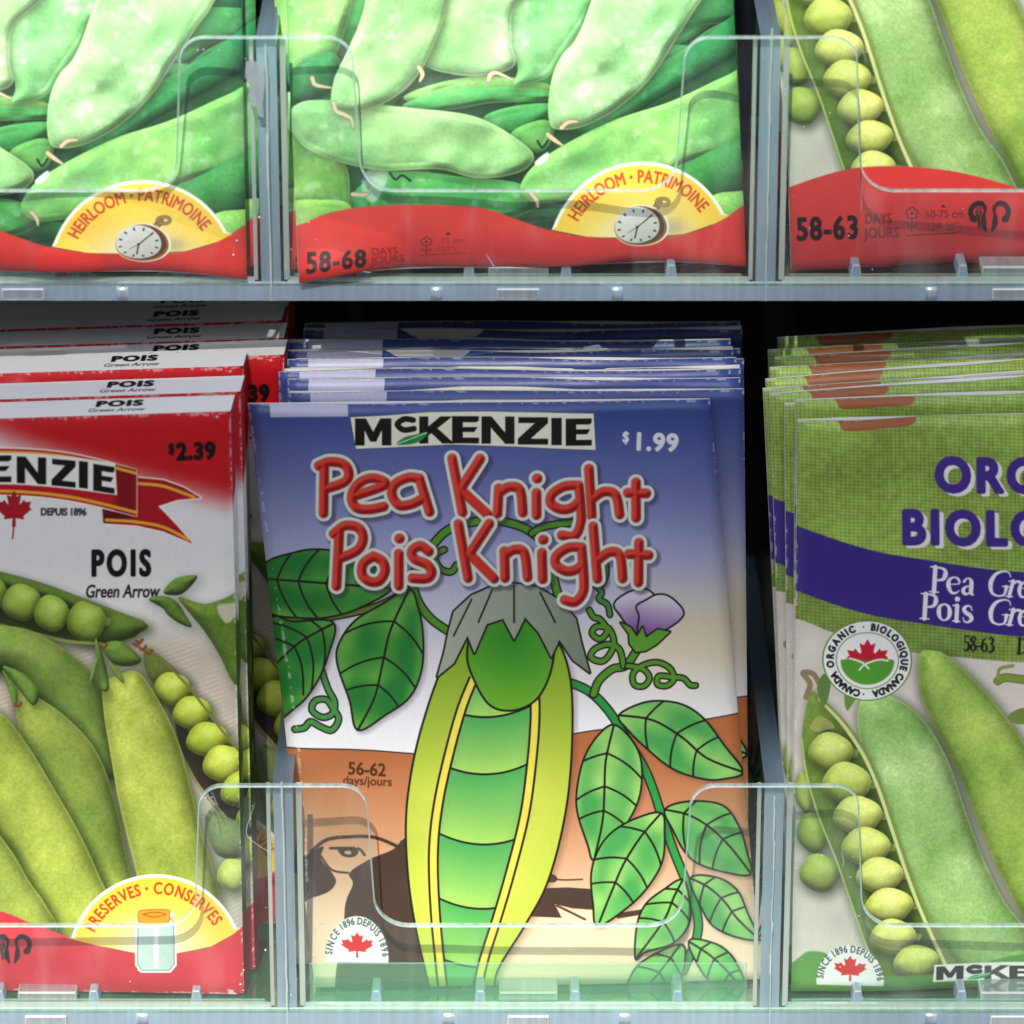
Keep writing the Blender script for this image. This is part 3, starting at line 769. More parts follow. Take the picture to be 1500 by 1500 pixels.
    c.stroke(cr([(262, 1095), (290, 1148), (325, 1190), (375, 1255)], False), 2, (150, 154, 90))
    # whole pods
    c.pod(cr([(-345, 1010), (-240, 960), (-120, 930), (-30, 915), (40, 920), (92, 948), (136, 986), (160, 1040), (176, 1120), (160, 1140), (100, 1075), (50, 1020), (0, 985), (-150, 1060), (-345, 1150)]), (98, 126, 54), (140, 160, 74), rim=(150, 170, 84))
    c.pod(cr([(25, 1012), (60, 1022), (108, 1058), (146, 1106), (172, 1180), (188, 1258), (212, 1335), (240, 1420), (190, 1420), (160, 1330), (122, 1262), (82, 1195), (46, 1128), (28, 1070)]), (110, 134, 56), (162, 174, 78), rim=(170, 184, 90), shadow=.75)
    c.pod(cr([(-345, 1060), (-200, 1020), (-60, 1030), (0, 1042), (38, 1085), (78, 1150), (118, 1220), (150, 1290), (176, 1350), (150, 1410), (90, 1380), (50, 1310), (10, 1240), (-60, 1200), (-345, 1190)]), (124, 146, 58), (178, 188, 84), rim=(184, 196, 98), shadow=.75)
    c.pod(cr([(-345, 1210), (-120, 1180), (-20, 1208), (14, 1240), (44, 1290), (68, 1325), (84, 1365), (40, 1400), (-100, 1400), (-345, 1330)]), (120, 142, 60), (170, 182, 84), rim=(178, 192, 96), shadow=.75)
    c.pod(cr([(152, 1002), (172, 988), (204, 984), (236, 1030), (262, 1085), (280, 1150), (294, 1210), (308, 1255), (322, 1310), (324, 1370), (300, 1420), (240, 1400), (214, 1330), (196, 1262), (174, 1170), (160, 1090), (152, 1040)]), (132, 150, 60), (188, 196, 88), rim=(186, 200, 100), shadow=.7)
    # lower right corner of the photograph
    c.pod(cr([(300, 1190), (340, 1200), (375, 1230), (375, 1255), (318, 1252)]), (104, 120, 78), (130, 146, 96), shadow=.2)
    c.pea(340, 1282, 22, 24, (168, 182, 70), (200, 208, 110))
    # sepals
    for q in ([(140, 935), (150, 955), (158, 985), (160, 1008), (150, 1010), (143, 985)], [(150, 945), (175, 938), (200, 955), (207, 968), (190, 975), (165, 970)], [(160, 968), (178, 985), (182, 1000), (166, 985)], [(143, 960), (134, 985), (132, 1000), (141, 985)], [(5, 975), (35, 985), (58, 1010), (50, 1032), (30, 1010)], [(5, 980), (12, 1005), (22, 1035), (26, 1010)]):
        c.pod(cr(q), (92, 126, 50), (124, 152, 70), shadow=.35)
    for x, y in ((196, 942), (205, 948), (214, 954), (200, 938), (148, 945), (23, 1030)):
        c.stroke(cr([(x, y), (x + 5, y + 3), (x + 9, y - 2)], False), 2.2, (124, 74, 46))
    red_band(c, [(-345, 1380), (-200, 1345), (-80, 1325), (0, 1334), (40, 1349), (90, 1368), (140, 1384), (200, 1396), (260, 1396), (310, 1386), (360, 1357), (380, 1350)], 1480, (208, 58, 68), (176, 40, 52))
    half_badge(c, 228, 1408, 124, 'PRESERVES \u2022 CONSERVES', 164, 22, [(352, 1362), (310, 1386), (260, 1396), (200, 1396), (140, 1384), (98, 1373)])
    # jar
    jar = [(203, 1350), (206, 1344), (250, 1344), (254, 1350), (255, 1412), (248, 1421), (208, 1421), (202, 1412)]
    c.fill(np.array([(203, 1336), (210, 1332), (247, 1332), (254, 1338), (252, 1346), (258, 1352), (259, 1414), (250, 1425), (206, 1425), (198, 1414), (198, 1352), (205, 1346)]), (240, 240, 236))
    c.fill(jar, (198, 216, 208), grad=((203, 0), (255, 0), (180, 200, 192)), line=1, linecol=(80, 100, 92))
    c.fill([(226, 1352), (232, 1352), (232, 1418), (226, 1418)], (236, 244, 240), soft=3)
    c.fill(cr([(203, 1338), (210, 1333), (246, 1333), (248, 1340), (246, 1350), (226, 1352), (206, 1350)]), (232, 150, 46), line=1, linecol=(130, 80, 20))
    c.stroke(cr([(209, 1339), (226, 1336), (243, 1339), (226, 1343), (209, 1339)], False), .8, (150, 90, 20))
    fork_spoon(c, 18, 1390, 27, (42, 26, 30), (204, 60, 66))
    for k, e in enumerate(([(-326, 626), (338, 606)], [(337, 604), (346, 1000), (356, 1458)], [(-322, 1446), (357, 1458)])): c.scuff(e, 2.6 if k == 0 else 1.8, .55, k)
    c.scuff([(310, 612), (338, 608), (339, 640)], 4, .7, 7); c.scuff([(335, 1456), (357, 1458), (356, 1430)], 5, .8, 8)
    c.text('58-68', -260, 1430, 34, (34, 16, 22), width=91, bold=1.5, track=2.5)
    c.grain(.03)
    return c


def print_box_top():
    c = Canvas(-345, 0, 375, 74, 1.0, paper=(226, 224, 222))
    for x in (-255, 156):
        c.text('PEA' if x < 0 else 'POIS', x, 34, 24, (16, 16, 18), width=62 if x < 0 else 74, bold=2.2, track=3)
        c.text('Green Arrow', x - 10, 58, 15, (40, 40, 42), width=90, bold=.2, shear=.15)
    return c


def print_box_side():
    c = Canvas(0, 0, 74, 880, 1.0, paper=(214, 212, 206))
    c.fill([(0, -2), (80, -2), (80, 90), (0, 140)], (170, 16, 28), soft=10)
    c.fill(cr([(-5, 330), (30, 318), (80, 300), (80, 760), (-5, 760)], n=2), (70, 98, 36), soft=3)
    for y in (420, 500, 560, 640): c.pea(50, y, 26, 26, (120, 150, 50), (150, 176, 76))
    c.fill([(-5, 770), (80, 740), (80, 890), (-5, 890)], (196, 50, 58))
    for y in range(0, 20): c.stroke([(20 + (y % 3), 230 + y * 22), (20 + (y % 3), 242 + y * 22)], 1.6, (40, 40, 44))
    return c


LEAVES = [  # outline, rib from stalk to tip
    ([(385, 830), (430, 808), (472, 802), (522, 812), (562, 834), (575, 855), (545, 877), (500, 896), (450, 903), (385, 893)], [(385, 848), (455, 850), (574, 857)]),
    ([(395, 913), (430, 909), (488, 908), (481, 955), (462, 1000), (434, 1034), (395, 1050)], [(488, 910), (440, 938), (402, 975)]),
    ([(599, 858), (612, 885), (619, 925), (617, 975), (600, 1015), (565, 1042), (524, 1065), (512, 1022), (494, 968), (497, 938), (520, 905), (560, 880)], [(599, 858), (572, 917), (560, 968), (548, 1018), (524, 1065)]),
    ([(905, 1043), (930, 1028), (960, 1022), (998, 1028), (1030, 1050), (1060, 1090), (1088, 1130), (1060, 1139), (1030, 1138), (985, 1122), (945, 1090), (917, 1062)], [(905, 1042), (955, 1050), (998, 1076), (1035, 1108), (1087, 1130)]),
    ([(898, 1056), (925, 1080), (938, 1112), (936, 1158), (920, 1195), (896, 1230), (869, 1254), (860, 1232), (845, 1185), (844, 1150), (854, 1105), (874, 1072)], [(898, 1056), (886, 1108), (884, 1155), (881, 1200), (869, 1254)]),
    ([(967, 1186), (972, 1215), (969, 1255), (950, 1290), (920, 1322), (875, 1351), (868, 1320), (865, 1275), (875, 1240), (896, 1213), (930, 1193)], [(967, 1186), (937, 1220), (912, 1260), (893, 1305), (875, 1351)]),
    ([(973, 1181), (1010, 1170), (1058, 1178), (1082, 1210), (1094, 1248), (1099, 1280), (1060, 1275), (1020, 1260), (1000, 1240), (985, 1212)], [(973, 1181), (1008, 1190), (1040, 1210), (1070, 1240), (1099, 1278)]),
    ([(1010, 1282), (1050, 1283), (1080, 1304), (1096, 1340), (1110, 1374), (1080, 1372), (1045, 1355), (1026, 1325)], [(1010, 1282), (1036, 1296), (1060, 1318), (1080, 1345), (1110, 1374)]),
    ([(999, 1284), (1009, 1318), (1008, 1350), (985, 1378), (945, 1390), (930, 1400), (932, 1350), (945, 1318), (970, 1298)], [(999, 1284), (985, 1310), (970, 1345), (932, 1398)]),
    ([(1008, 1376), (1045, 1380), (1072, 1400), (1092, 1440), (1098, 1462), (1060, 1452), (1030, 1425)], [(1008, 1376), (1040, 1398), (1068, 1425), (1096, 1460)]),
    ([(996, 1380), (1002, 1410), (990, 1445), (960, 1470), (915, 1480), (918, 1440), (940, 1405)], [(996, 1380), (970, 1415), (945, 1445), (917, 1478)])]

WORDS = [
    [[(475, 682), (474, 749)], [(467, 680), (483, 674), (503, 677), (511, 690), (505, 703), (478, 713)],
     [(517, 724), (563, 708), (554, 699), (537, 699), (521, 710), (515, 727), (523, 741), (542, 743), (562, 739)],
     [(613, 698), (598, 697), (579, 706), (574, 722), (585, 737), (603, 735), (619, 727)], [(614, 698), (629, 746)],
     [(662, 669), (677, 746)], [(703, 669), (674, 713)], [(674, 713), (714, 749)],
     [(730, 711), (728, 747)], [(730, 718), (745, 709), (761, 714), (765, 746)],
     [(785, 718), (785, 750)], [(785.5, 697), (786.5, 697)],
     [(847, 708), (826, 709), (808, 720), (806, 733), (820, 742), (835, 741), (848, 731)], [(847, 708), (850, 740), (850, 762), (841, 781), (822, 780)],
     [(862, 684), (866, 753)], [(866, 729), (883, 718), (901, 723), (907, 751)],
     [(931, 705), (931, 756)], [(919, 720), (946, 721)]],
    [[(497, 774), (493, 855)], [(489, 779), (505, 767), (525, 770), (532, 785), (524, 802), (500, 814)],
     [(547, 811), (560, 818), (564, 832), (556, 846), (543, 848), (531, 839), (532, 822), (547, 811)],
     [(584, 807), (584, 853)], [(584.5, 785), (585.5, 785)],
     [(628, 803), (615, 795), (603, 803), (607, 814), (625, 822), (632, 833), (625, 842), (604, 842)],
     [(671, 763), (685, 841)], [(716, 762), (687, 806)], [(687, 806), (723, 842)],
     [(738, 802), (739, 841)], [(738, 809), (752, 800), (767, 805), (772, 840)],
     [(793, 805), (794, 843)], [(794.5, 786), (795.5, 786)],
     [(851, 798), (832, 798), (814, 810), (814, 823), (829, 832), (844, 829), (852, 822)], [(851, 798), (854, 838), (853, 862), (841, 876), (826, 873)],
     [(868, 768), (874, 843)], [(875, 816), (892, 805), (907, 810), (911, 843)],
     [(935, 792), (934, 849)], [(920, 808), (949, 810)]]]


def print_storybook():
    """drawn packet: blue evening sky over sand, a climbing plant and a big open pod"""
    c = Canvas(340, 570, 1125, 1480, 1.25)
    P = c.grid((0, c.H, 0, c.W)); x, y = P[..., 0], P[..., 1]
    ys = [560, 600, 700, 790, 870, 960, 1060]; cols = [(50, 70, 134), (60, 78, 138), (104, 112, 164), (154, 158, 196), (196, 196, 212), (218, 216, 218), (234, 234, 236)]
    for k in range(3): c.a[..., k] = np.interp(y - .03 * (x - 720), ys, [q[k] / 255 for q in cols])
    warm = np.exp(-((y - 930) / 75) ** 2) * np.clip((x - 830) / 140, 0, 1)
    c.a += (rgb((222, 208, 168)) - c.a) * (warm * .8)[..., None]
    c.a += (rgb((42, 58, 122)) - c.a) * (np.clip(1 - (y - 570) / 90, 0, 1) * .35)[..., None]
    ink = (30, 26, 24)
    # sand
    hz = cr([(330, 1090), (438, 1094), (520, 1094), (600, 1098), (700, 1100), (832, 1070), (920, 1060), (1010, 1054), (1085, 1045), (1130, 1040)], False)
    sand = np.concatenate([hz, [(1130, 1490), (330, 1490)]])
    d, b = c.sdf([sand], 4); Q = c.grid(b)
    t = np.clip((Q[..., 1] - 1090) / 260, 0, 1)[..., None] ** 1.2
    col = rgb((178, 106, 62)) * (1 - t) + rgb((234, 204, 172)) * t
    c.mix(b, c.cov(d + 1.6), ink); c.mix(b, c.cov(d), col)
    # rocks in the sand
    dk = (72, 54, 46)
    c.fill(cr([(440, 1262), (458, 1246), (474, 1238), (470, 1256), (486, 1276), (492, 1290), (482, 1304), (458, 1314), (440, 1318)]), dk)
    c.fill(cr([(590, 1224), (604, 1224), (610, 1300), (640, 1380), (640, 1480), (500, 1480), (504, 1350), (507, 1318), (517, 1292), (512, 1276), (540, 1256), (575, 1240)]), dk)
    c.stroke(cr([(456, 1246), (478, 1228), (510, 1222), (548, 1222), (586, 1237)], False), 2.6, dk)
    c.stroke(cr([(470, 1252), (486, 1272), (510, 1276)], False), 1.6, dk)
    c.stroke(cr([(484, 1240), (510, 1239), (526, 1240), (534, 1249)], False), 2, dk)
    c.fill(cr([(495, 1241), (510, 1239), (525, 1243), (518, 1252), (502, 1251)]), dk)
    c.fill(cr([(505, 1244), (513, 1243), (514, 1248), (506, 1248)]), (190, 160, 130))
    c.fill([(760, 1300), (798, 1296), (830, 1295), (866, 1297), (872, 1328), (838, 1326), (812, 1320), (822, 1340), (770, 1338)], dk)
    c.stroke([(815, 1322), (856, 1342)], 1.6, dk)
    c.fill(cr([(796, 1286), (806, 1275), (815, 1280), (812, 1287)]), dk); c.stroke(cr([(813, 1283), (828, 1284), (852, 1283)], False), 1.1, dk)
    c.stroke([(905, 1336), (1000, 1320)], 4, dk)
    # 56-62
    c.text('56-62', 509, 1130, 18, (84, 46, 26), width=56, bold=.6, rot=.03); c.text('days/jours', 502, 1145, 12.5, (84, 46, 26), width=72, bold=.3, rot=.01)
    # vines
    gv, gl = (84, 146, 44), (46, 148, 66)
    def vine(q, r=4.2, col=gv): c.stroke(cr(q, False, 6), r, col, line=2.2, linecol=ink)
    vine([(395, 906), (450, 905), (510, 895), (560, 880), (598, 858)], 3.6, (110, 150, 40))
    vine([(655, 918), (630, 900), (612, 875), (605, 848), (612, 820), (632, 795), (655, 772), (690, 760), (730, 758), (770, 770), (795, 795), (812, 850), (824, 900)], 4.8)
    vine([(650, 800), (640, 805), (636, 812), (645, 828), (660, 832), (668, 822)], 3.6)
    vine([(778, 776), (800, 766), (850, 764), (875, 790), (886, 830), (880, 850)], 4.0)
    vine([(868, 850), (880, 862), (876, 872), (888, 880), (892, 895)], 3.0, (70, 140, 70))
    vine([(470, 975), (480, 1005), (490, 1025), (487, 1042), (472, 1048), (457, 1038), (462, 1024), (478, 1022), (488, 1035), (496, 1050), (486, 1066), (470, 1062), (455, 1055), (446, 1064), (432, 1067)], 3.4, (76, 146, 72))
    vine([(826, 990), (860, 1005), (890, 1035), (915, 1075), (940, 1115), (955, 1150), (968, 1190), (985, 1240), (1005, 1290), (1020, 1335), (1020, 1370), (1000, 1420)], 5.0, gl)
    vine([(868, 1010), (876, 990), (895, 974), (915, 970), (930, 950), (938, 938)], 4.6, gv)
    vine([(912, 970), (906, 946), (890, 938), (870, 944), (864, 956), (880, 962), (892, 952), (898, 935), (890, 915), (872, 912), (866, 922), (878, 930), (888, 918), (878, 902), (868, 898), (862, 888)], 3.2, gv)
    vine([(918, 970), (940, 975), (950, 988), (942, 1000), (928, 998), (926, 982), (940, 970), (962, 966), (980, 975), (986, 990), (976, 1000), (962, 998), (964, 986), (985, 988), (1000, 990), (1010, 1000), (1018, 1001)], 3.0, gv)
    # flower
    c.fill(cr([(899, 880), (915, 866), (938, 859), (952, 864), (957, 874), (944, 884), (938, 905), (934, 922), (920, 912), (908, 896)]), (214, 206, 214), grad=((925, 870), (930, 915), (128, 88, 150)), line=2.6, linecol=ink)
    c.fill(cr([(934, 920), (936, 898), (932, 884), (945, 876), (962, 868), (980, 872), (999, 892), (992, 906), (965, 922), (948, 925)]), (218, 212, 216), grad=((960, 872), (950, 924), (124, 80, 150)), line=2.6, linecol=ink)
    c.fill([(908, 907), (922, 914), (932, 928), (940, 914), (945, 930), (962, 918), (980, 922), (960, 940), (944, 949), (930, 950), (921, 938), (920, 924)], (96, 158, 52), line=2.4, linecol=ink)
    # leaves
    for i, (o, rib) in enumerate(LEAVES):
        o = cr(o, True, 6)
        dark = i < 3
        c1, c2 = ((40, 122, 50), (98, 166, 66)) if dark else ((72, 156, 78), (154, 204, 108))
        d, b = c.sdf([o], 6)
        n = noise(*d.shape, 60, 2, 30 + i)
        Q = c.grid(b); rb = cr(rib, False, 5)
        dr = np.full(d.shape, 1e9)
        for k in range(len(rb) - 1): dr = np.minimum(dr, seg_dist(Q, rb[k], rb[k + 1])[0])
        t = np.clip(.30 + 1.3 * n + .25 * np.cos(dr / 9.0) + np.clip(1 - d / 16, 0, 1) * .3, 0, 1)[..., None]
        sh = shift(d, 5, 5)
        c.mix(b, np.clip((sh + 6) / 9, 0, 1) * .35, (60, 50, 50))
        c.mix(b, c.cov(d + 1.6), ink); c.mix(b, c.cov(d - 1.2), rgb(c1) * (1 - t) + rgb(c2) * t)
        c.stroke(rb, 1.5, ink)
        # side ribs, kept inside the leaf
        L = len(rb)
        for f in (.22, .45, .68):
            p = rb[int(f * (L - 1))]; q = rb[min(int(f * (L - 1)) + 3, L - 1)]
            v = (q - p) / max(np.hypot(*(q - p)), 1e-6); nn = np.array([-v[1], v[0]])
            for sg in (1, -1):
                ln = 62 * (1 - f * .4)
                path = cr([p, p + sg * nn * ln * .4 + v * ln * .16, p + sg * nn * ln * .8 + v * ln * .42, p + sg * nn * ln * 1.3 + v * ln * .9], False, 5)
                D, bb = c.strokes([path], [1.4])
                if bb is None: continue
                i0, i1, j0, j1 = bb
                msk = np.zeros((c.H, c.W), np.float32); msk[b[0]:b[1], b[2]:b[3]] = c.cov(d)
                c.mix(bb, c.cov(D) * msk[i0:i1, j0:j1], ink)
    # the big open pod, standing upright with its row of peas
    hull = cr([(700, 900), (672, 925), (650, 965), (626, 1030), (606, 1105), (595, 1185), (597, 1270), (608, 1350), (628, 1440), (640, 1490), (722, 1490), (726, 1425), (766, 1355), (800, 1290), (824, 1200), (835, 1110), (836, 1010), (824, 950), (800, 915), (770, 898)])
    d, b = c.sdf([hull], 8); Q = c.grid(b)
    sh = shift(d, 7, 6); c.mix(b, np.clip((sh + 8) / 12, 0, 1) * .35, (90, 60, 40))
    t = np.clip((Q[..., 1] - 940) / 220, 0, 1)[..., None]; e = np.clip(1 - d / 40, 0, 1)[..., None]
    colr = (rgb((122, 160, 40)) * (1 - t) + rgb((200, 208, 82)) * t); colr = colr * (1 - e * .25) + rgb((150, 190, 50)) * e * .25
    c.mix(b, c.cov(d + 1.8), ink); c.mix(b, c.cov(d - 1.2), colr)
    lft = cr([(700, 985), (682, 1030), (664, 1095), (648, 1170), (641, 1240), (643, 1320), (650, 1400), (660, 1490)], False)
    rgt = cr([(772, 985), (776, 1030), (772, 1100), (760, 1190), (738, 1280), (718, 1350), (700, 1410), (684, 1490)], False)
    ins = np.concatenate([lft, rgt[::-1]])
    c.fill(np.concatenate([lft - [13, 0], (rgt + [13, 0])[::-1]]), (228, 214, 84), line=0)
    d, b = c.sdf([ins], 6); Q = c.grid(b)
    xx, yy = Q[..., 0], Q[..., 1]
    bow = yy - 14 * (1 - ((xx - 708) / 62) ** 2)
    seg = np.zeros(d.shape); edges = [960, 1028, 1112, 1216, 1312, 1400, 1480]
    seg = np.interp(bow, edges, range(len(edges)))
    f = (seg % 1)[..., None]; side = np.clip(1 - d / 14, 0, 1)[..., None]
    cc = rgb((76, 164, 86)) * (1 - f) + rgb((164, 208, 98)) * f
    cc = cc * (1 - .35 * side) + rgb((110, 160, 100)) * .35 * side
    c.mix(b, c.cov(d), cc)
    lines = np.min([np.abs(bow - e) for e in edges[1:]], 0)
    c.mix(b, c.cov(1.5 - lines) * c.cov(d), ink)
    for q in (lft, rgt, lft - [13, 0], rgt + [13, 0]): c.stroke(q, 1.5, ink)
    # topmost pea, tucked under the lips of the pod
    pe = cr([(688, 975), (684, 945), (692, 915), (715, 896), (748, 890), (782, 896), (804, 915), (810, 945), (802, 985), (782, 1018), (748, 1032), (714, 1022)])
    d, b = c.sdf([pe], 6); Q = c.grid(b)
    t = np.clip(np.hypot(Q[..., 0] - 748, Q[..., 1] - 930) / 105 + .15 * (Q[..., 1] > 0) * (Q[..., 1] - 960) / 90, 0, 1)[..., None]
    c.mix(b, c.cov(d + 1.8), ink); c.mix(b, c.cov(d - 1.2), rgb((52, 136, 40)) * (1 - t) + rgb((104, 168, 44)) * t)
    # calyx with its stalk over the pod's head
    cal = [(656, 920), (664, 890), (690, 866), (722, 852), (752, 849), (786, 854), (820, 874), (842, 900), (850, 935), (862, 978), (838, 960), (818, 930), (806, 955), (788, 920), (768, 898), (752, 930), (736, 900), (712, 908), (694, 950), (684, 925), (664, 965), (640, 985), (650, 950)]
    c.fill(cal, (176, 182, 164), grad=((650, 860), (840, 990), (116, 130, 106)), line=2.6, linecol=ink)
    for q in ([(752, 852), (752, 905)], [(720, 858), (700, 905)], [(790, 862), (812, 905)], [(690, 872), (664, 925)]): c.stroke(q, 1.2, ink)
    # silver corner mark on the top edge
    c.fill([(393, 560), (508, 560), (510, 608), (396, 611)], (182, 184, 206))
    # firm name
    c.fill([(513, 609), (571, 606), (627, 602), (713, 601), (790, 602), (869, 604), (872, 657), (750, 651), (662, 649), (600, 652), (521, 655)], (232, 230, 206), line=.6, linecol=(40, 40, 60))
    brand(c, 520, 612, 346, 39, (26, 22, 18), arch=4)
    c.text('$', 911, 646, 15, (226, 226, 230), xs=.8, bold=.9, rot=.03); c.text('1.99', 926, 657, 24, (226, 226, 230), width=67, bold=1.6, rot=.04, track=2)
    # the two lines of hand lettering
    for w in WORDS:
        ps = [cr(p, False, 6) if len(p) > 2 else np.array(p, float) for p in w]
        D, b = c.strokes(ps, 6.4, 16)
        sh = shift(D, 5, 5); c.mix(b, np.clip((sh + 10) / 5, 0, 1) * .5, (50, 44, 60))
        c.mix(b, c.cov(D + 5.6), (222, 220, 206))
        c.mix(b, c.cov(D + 0.8, 1.6), (120, 104, 92))
        gy, gx = np.gradient(blur(np.clip(D, -2, 5), 2))
        sd = np.clip((gx + gy) * .55, -.22, .22)[..., None]
        cc = np.clip(rgb((214, 54, 44)) * (1 - np.abs(np.minimum(sd, 0)) * 1.2) + sd * np.array([.1, .28, .2]), 0, 1)
        c.mix(b, c.cov(D), cc)
    since_badge(c, 523, 1402, 46, 62)
    c.scuff([(363, 592), (437, 1080), (458, 1408)], 2, .5, 5); c.scuff([(1040, 586), (1085, 1050), (1111, 1378)], 2.4, .6, 6); c.scuff([(363, 592), (1040, 586)], 1.8, .5, 9)
    c.grain(.025)
    return c


PRINTS = {'storybook_print': print_storybook, 'box_front_print': print_box_front, 'organic_print': print_organic, 'flat_pod_print': print_flat_pods, 'garden_pea_print': print_garden_peas, 'box_top_print': print_box_top, 'box_side_print': print_box_side}

# ------------------------------------------------------------------ materials
IMG = {}


def picture(name):
    if name not in IMG:
        c = PRINTS[name]()
        IMG[name] = (c.image(name), (c.x0, c.y0, c.x1, c.y1))
    return IMG[name]


def new_mat(name):
    m = bpy.data.materials.new(name); m.use_nodes = True
    nt = m.node_tree
    return m, nt, nt.nodes, nt.links, nt.nodes['Principled BSDF']


def paper_mat(name, col=(.78, .77, .74), rough=.6):
    m, nt, N, L, P = new_mat(name)
    t = N.new('ShaderNodeTexNoise'); t.inputs['Scale'].default_value = 900; t.inputs['Detail'].default_value = 4
    r = N.new('ShaderNodeValToRGB')
    r.color_ramp.elements[0].color = (*[v * .86 for v in col], 1); r.color_ramp.elements[1].color = (*col, 1)
    tc = N.new('ShaderNodeTexCoord')
    L.new(tc.outputs['Object'], t.inputs['Vector']); L.new(t.outputs[0], r.inputs[0]); L.new(r.outputs[0], P.inputs['Base Color'])
    P.inputs['Roughness'].default_value = rough
    return m


def print_mat(name, rough=.34, spec=.3, bump=.12, coat=0.0):
    m, nt, N, L, P = new_mat(name + '_paper')
    img, _ = picture(name)
    im = N.new('ShaderNodeTexImage'); im.image = img; im.interpolation = 'Cubic'; im.extension = 'EXTEND'
    uv = N.new('ShaderNodeUVMap'); uv.uv_map = 'print'
    L.new(uv.outputs[0], im.inputs[0])
    L.new(im.outputs['Color'], P.inputs['Base Color'])
    tc = N.new('ShaderNodeTexCoord')
    n1 = N.new('ShaderNodeTexNoise'); n1.inputs['Scale'].default_value = 120; n1.inputs['Detail'].default_value = 6
    n2 = N.new('ShaderNodeTexNoise'); n2.inputs['Scale'].default_value = 1500; n2.inputs['Detail'].default_value = 2
    L.new(tc.outputs['Object'], n1.inputs['Vector']); L.new(tc.outputs['Object'], n2.inputs['Vector'])
    ad = N.new('ShaderNodeMath'); ad.operation = 'MULTIPLY_ADD'; ad.inputs[1].default_value = .12
    L.new(n2.outputs[0], ad.inputs[0]); L.new(n1.outputs[0], ad.inputs[2])
    b = N.new('ShaderNodeBump'); b.inputs['Strength'].default_value = bump; b.inputs['Distance'].default_value = .0006
    L.new(ad.outputs[0], b.inputs['Height']); L.new(b.outputs[0], P.inputs['Normal'])
    rr = N.new('ShaderNodeMapRange'); rr.inputs['To Min'].default_value = rough * .8; rr.inputs['To Max'].default_value = rough * 1.3
    L.new(n1.outputs[0], rr.inputs['Value']); L.new(rr.outputs[0], P.inputs['Roughness'])
    P.inputs['Specular IOR Level'].default_value = spec
    P.inputs['Coat Weight'].default_value = coat; P.inputs['Coat Roughness'].default_value = .22
    return m


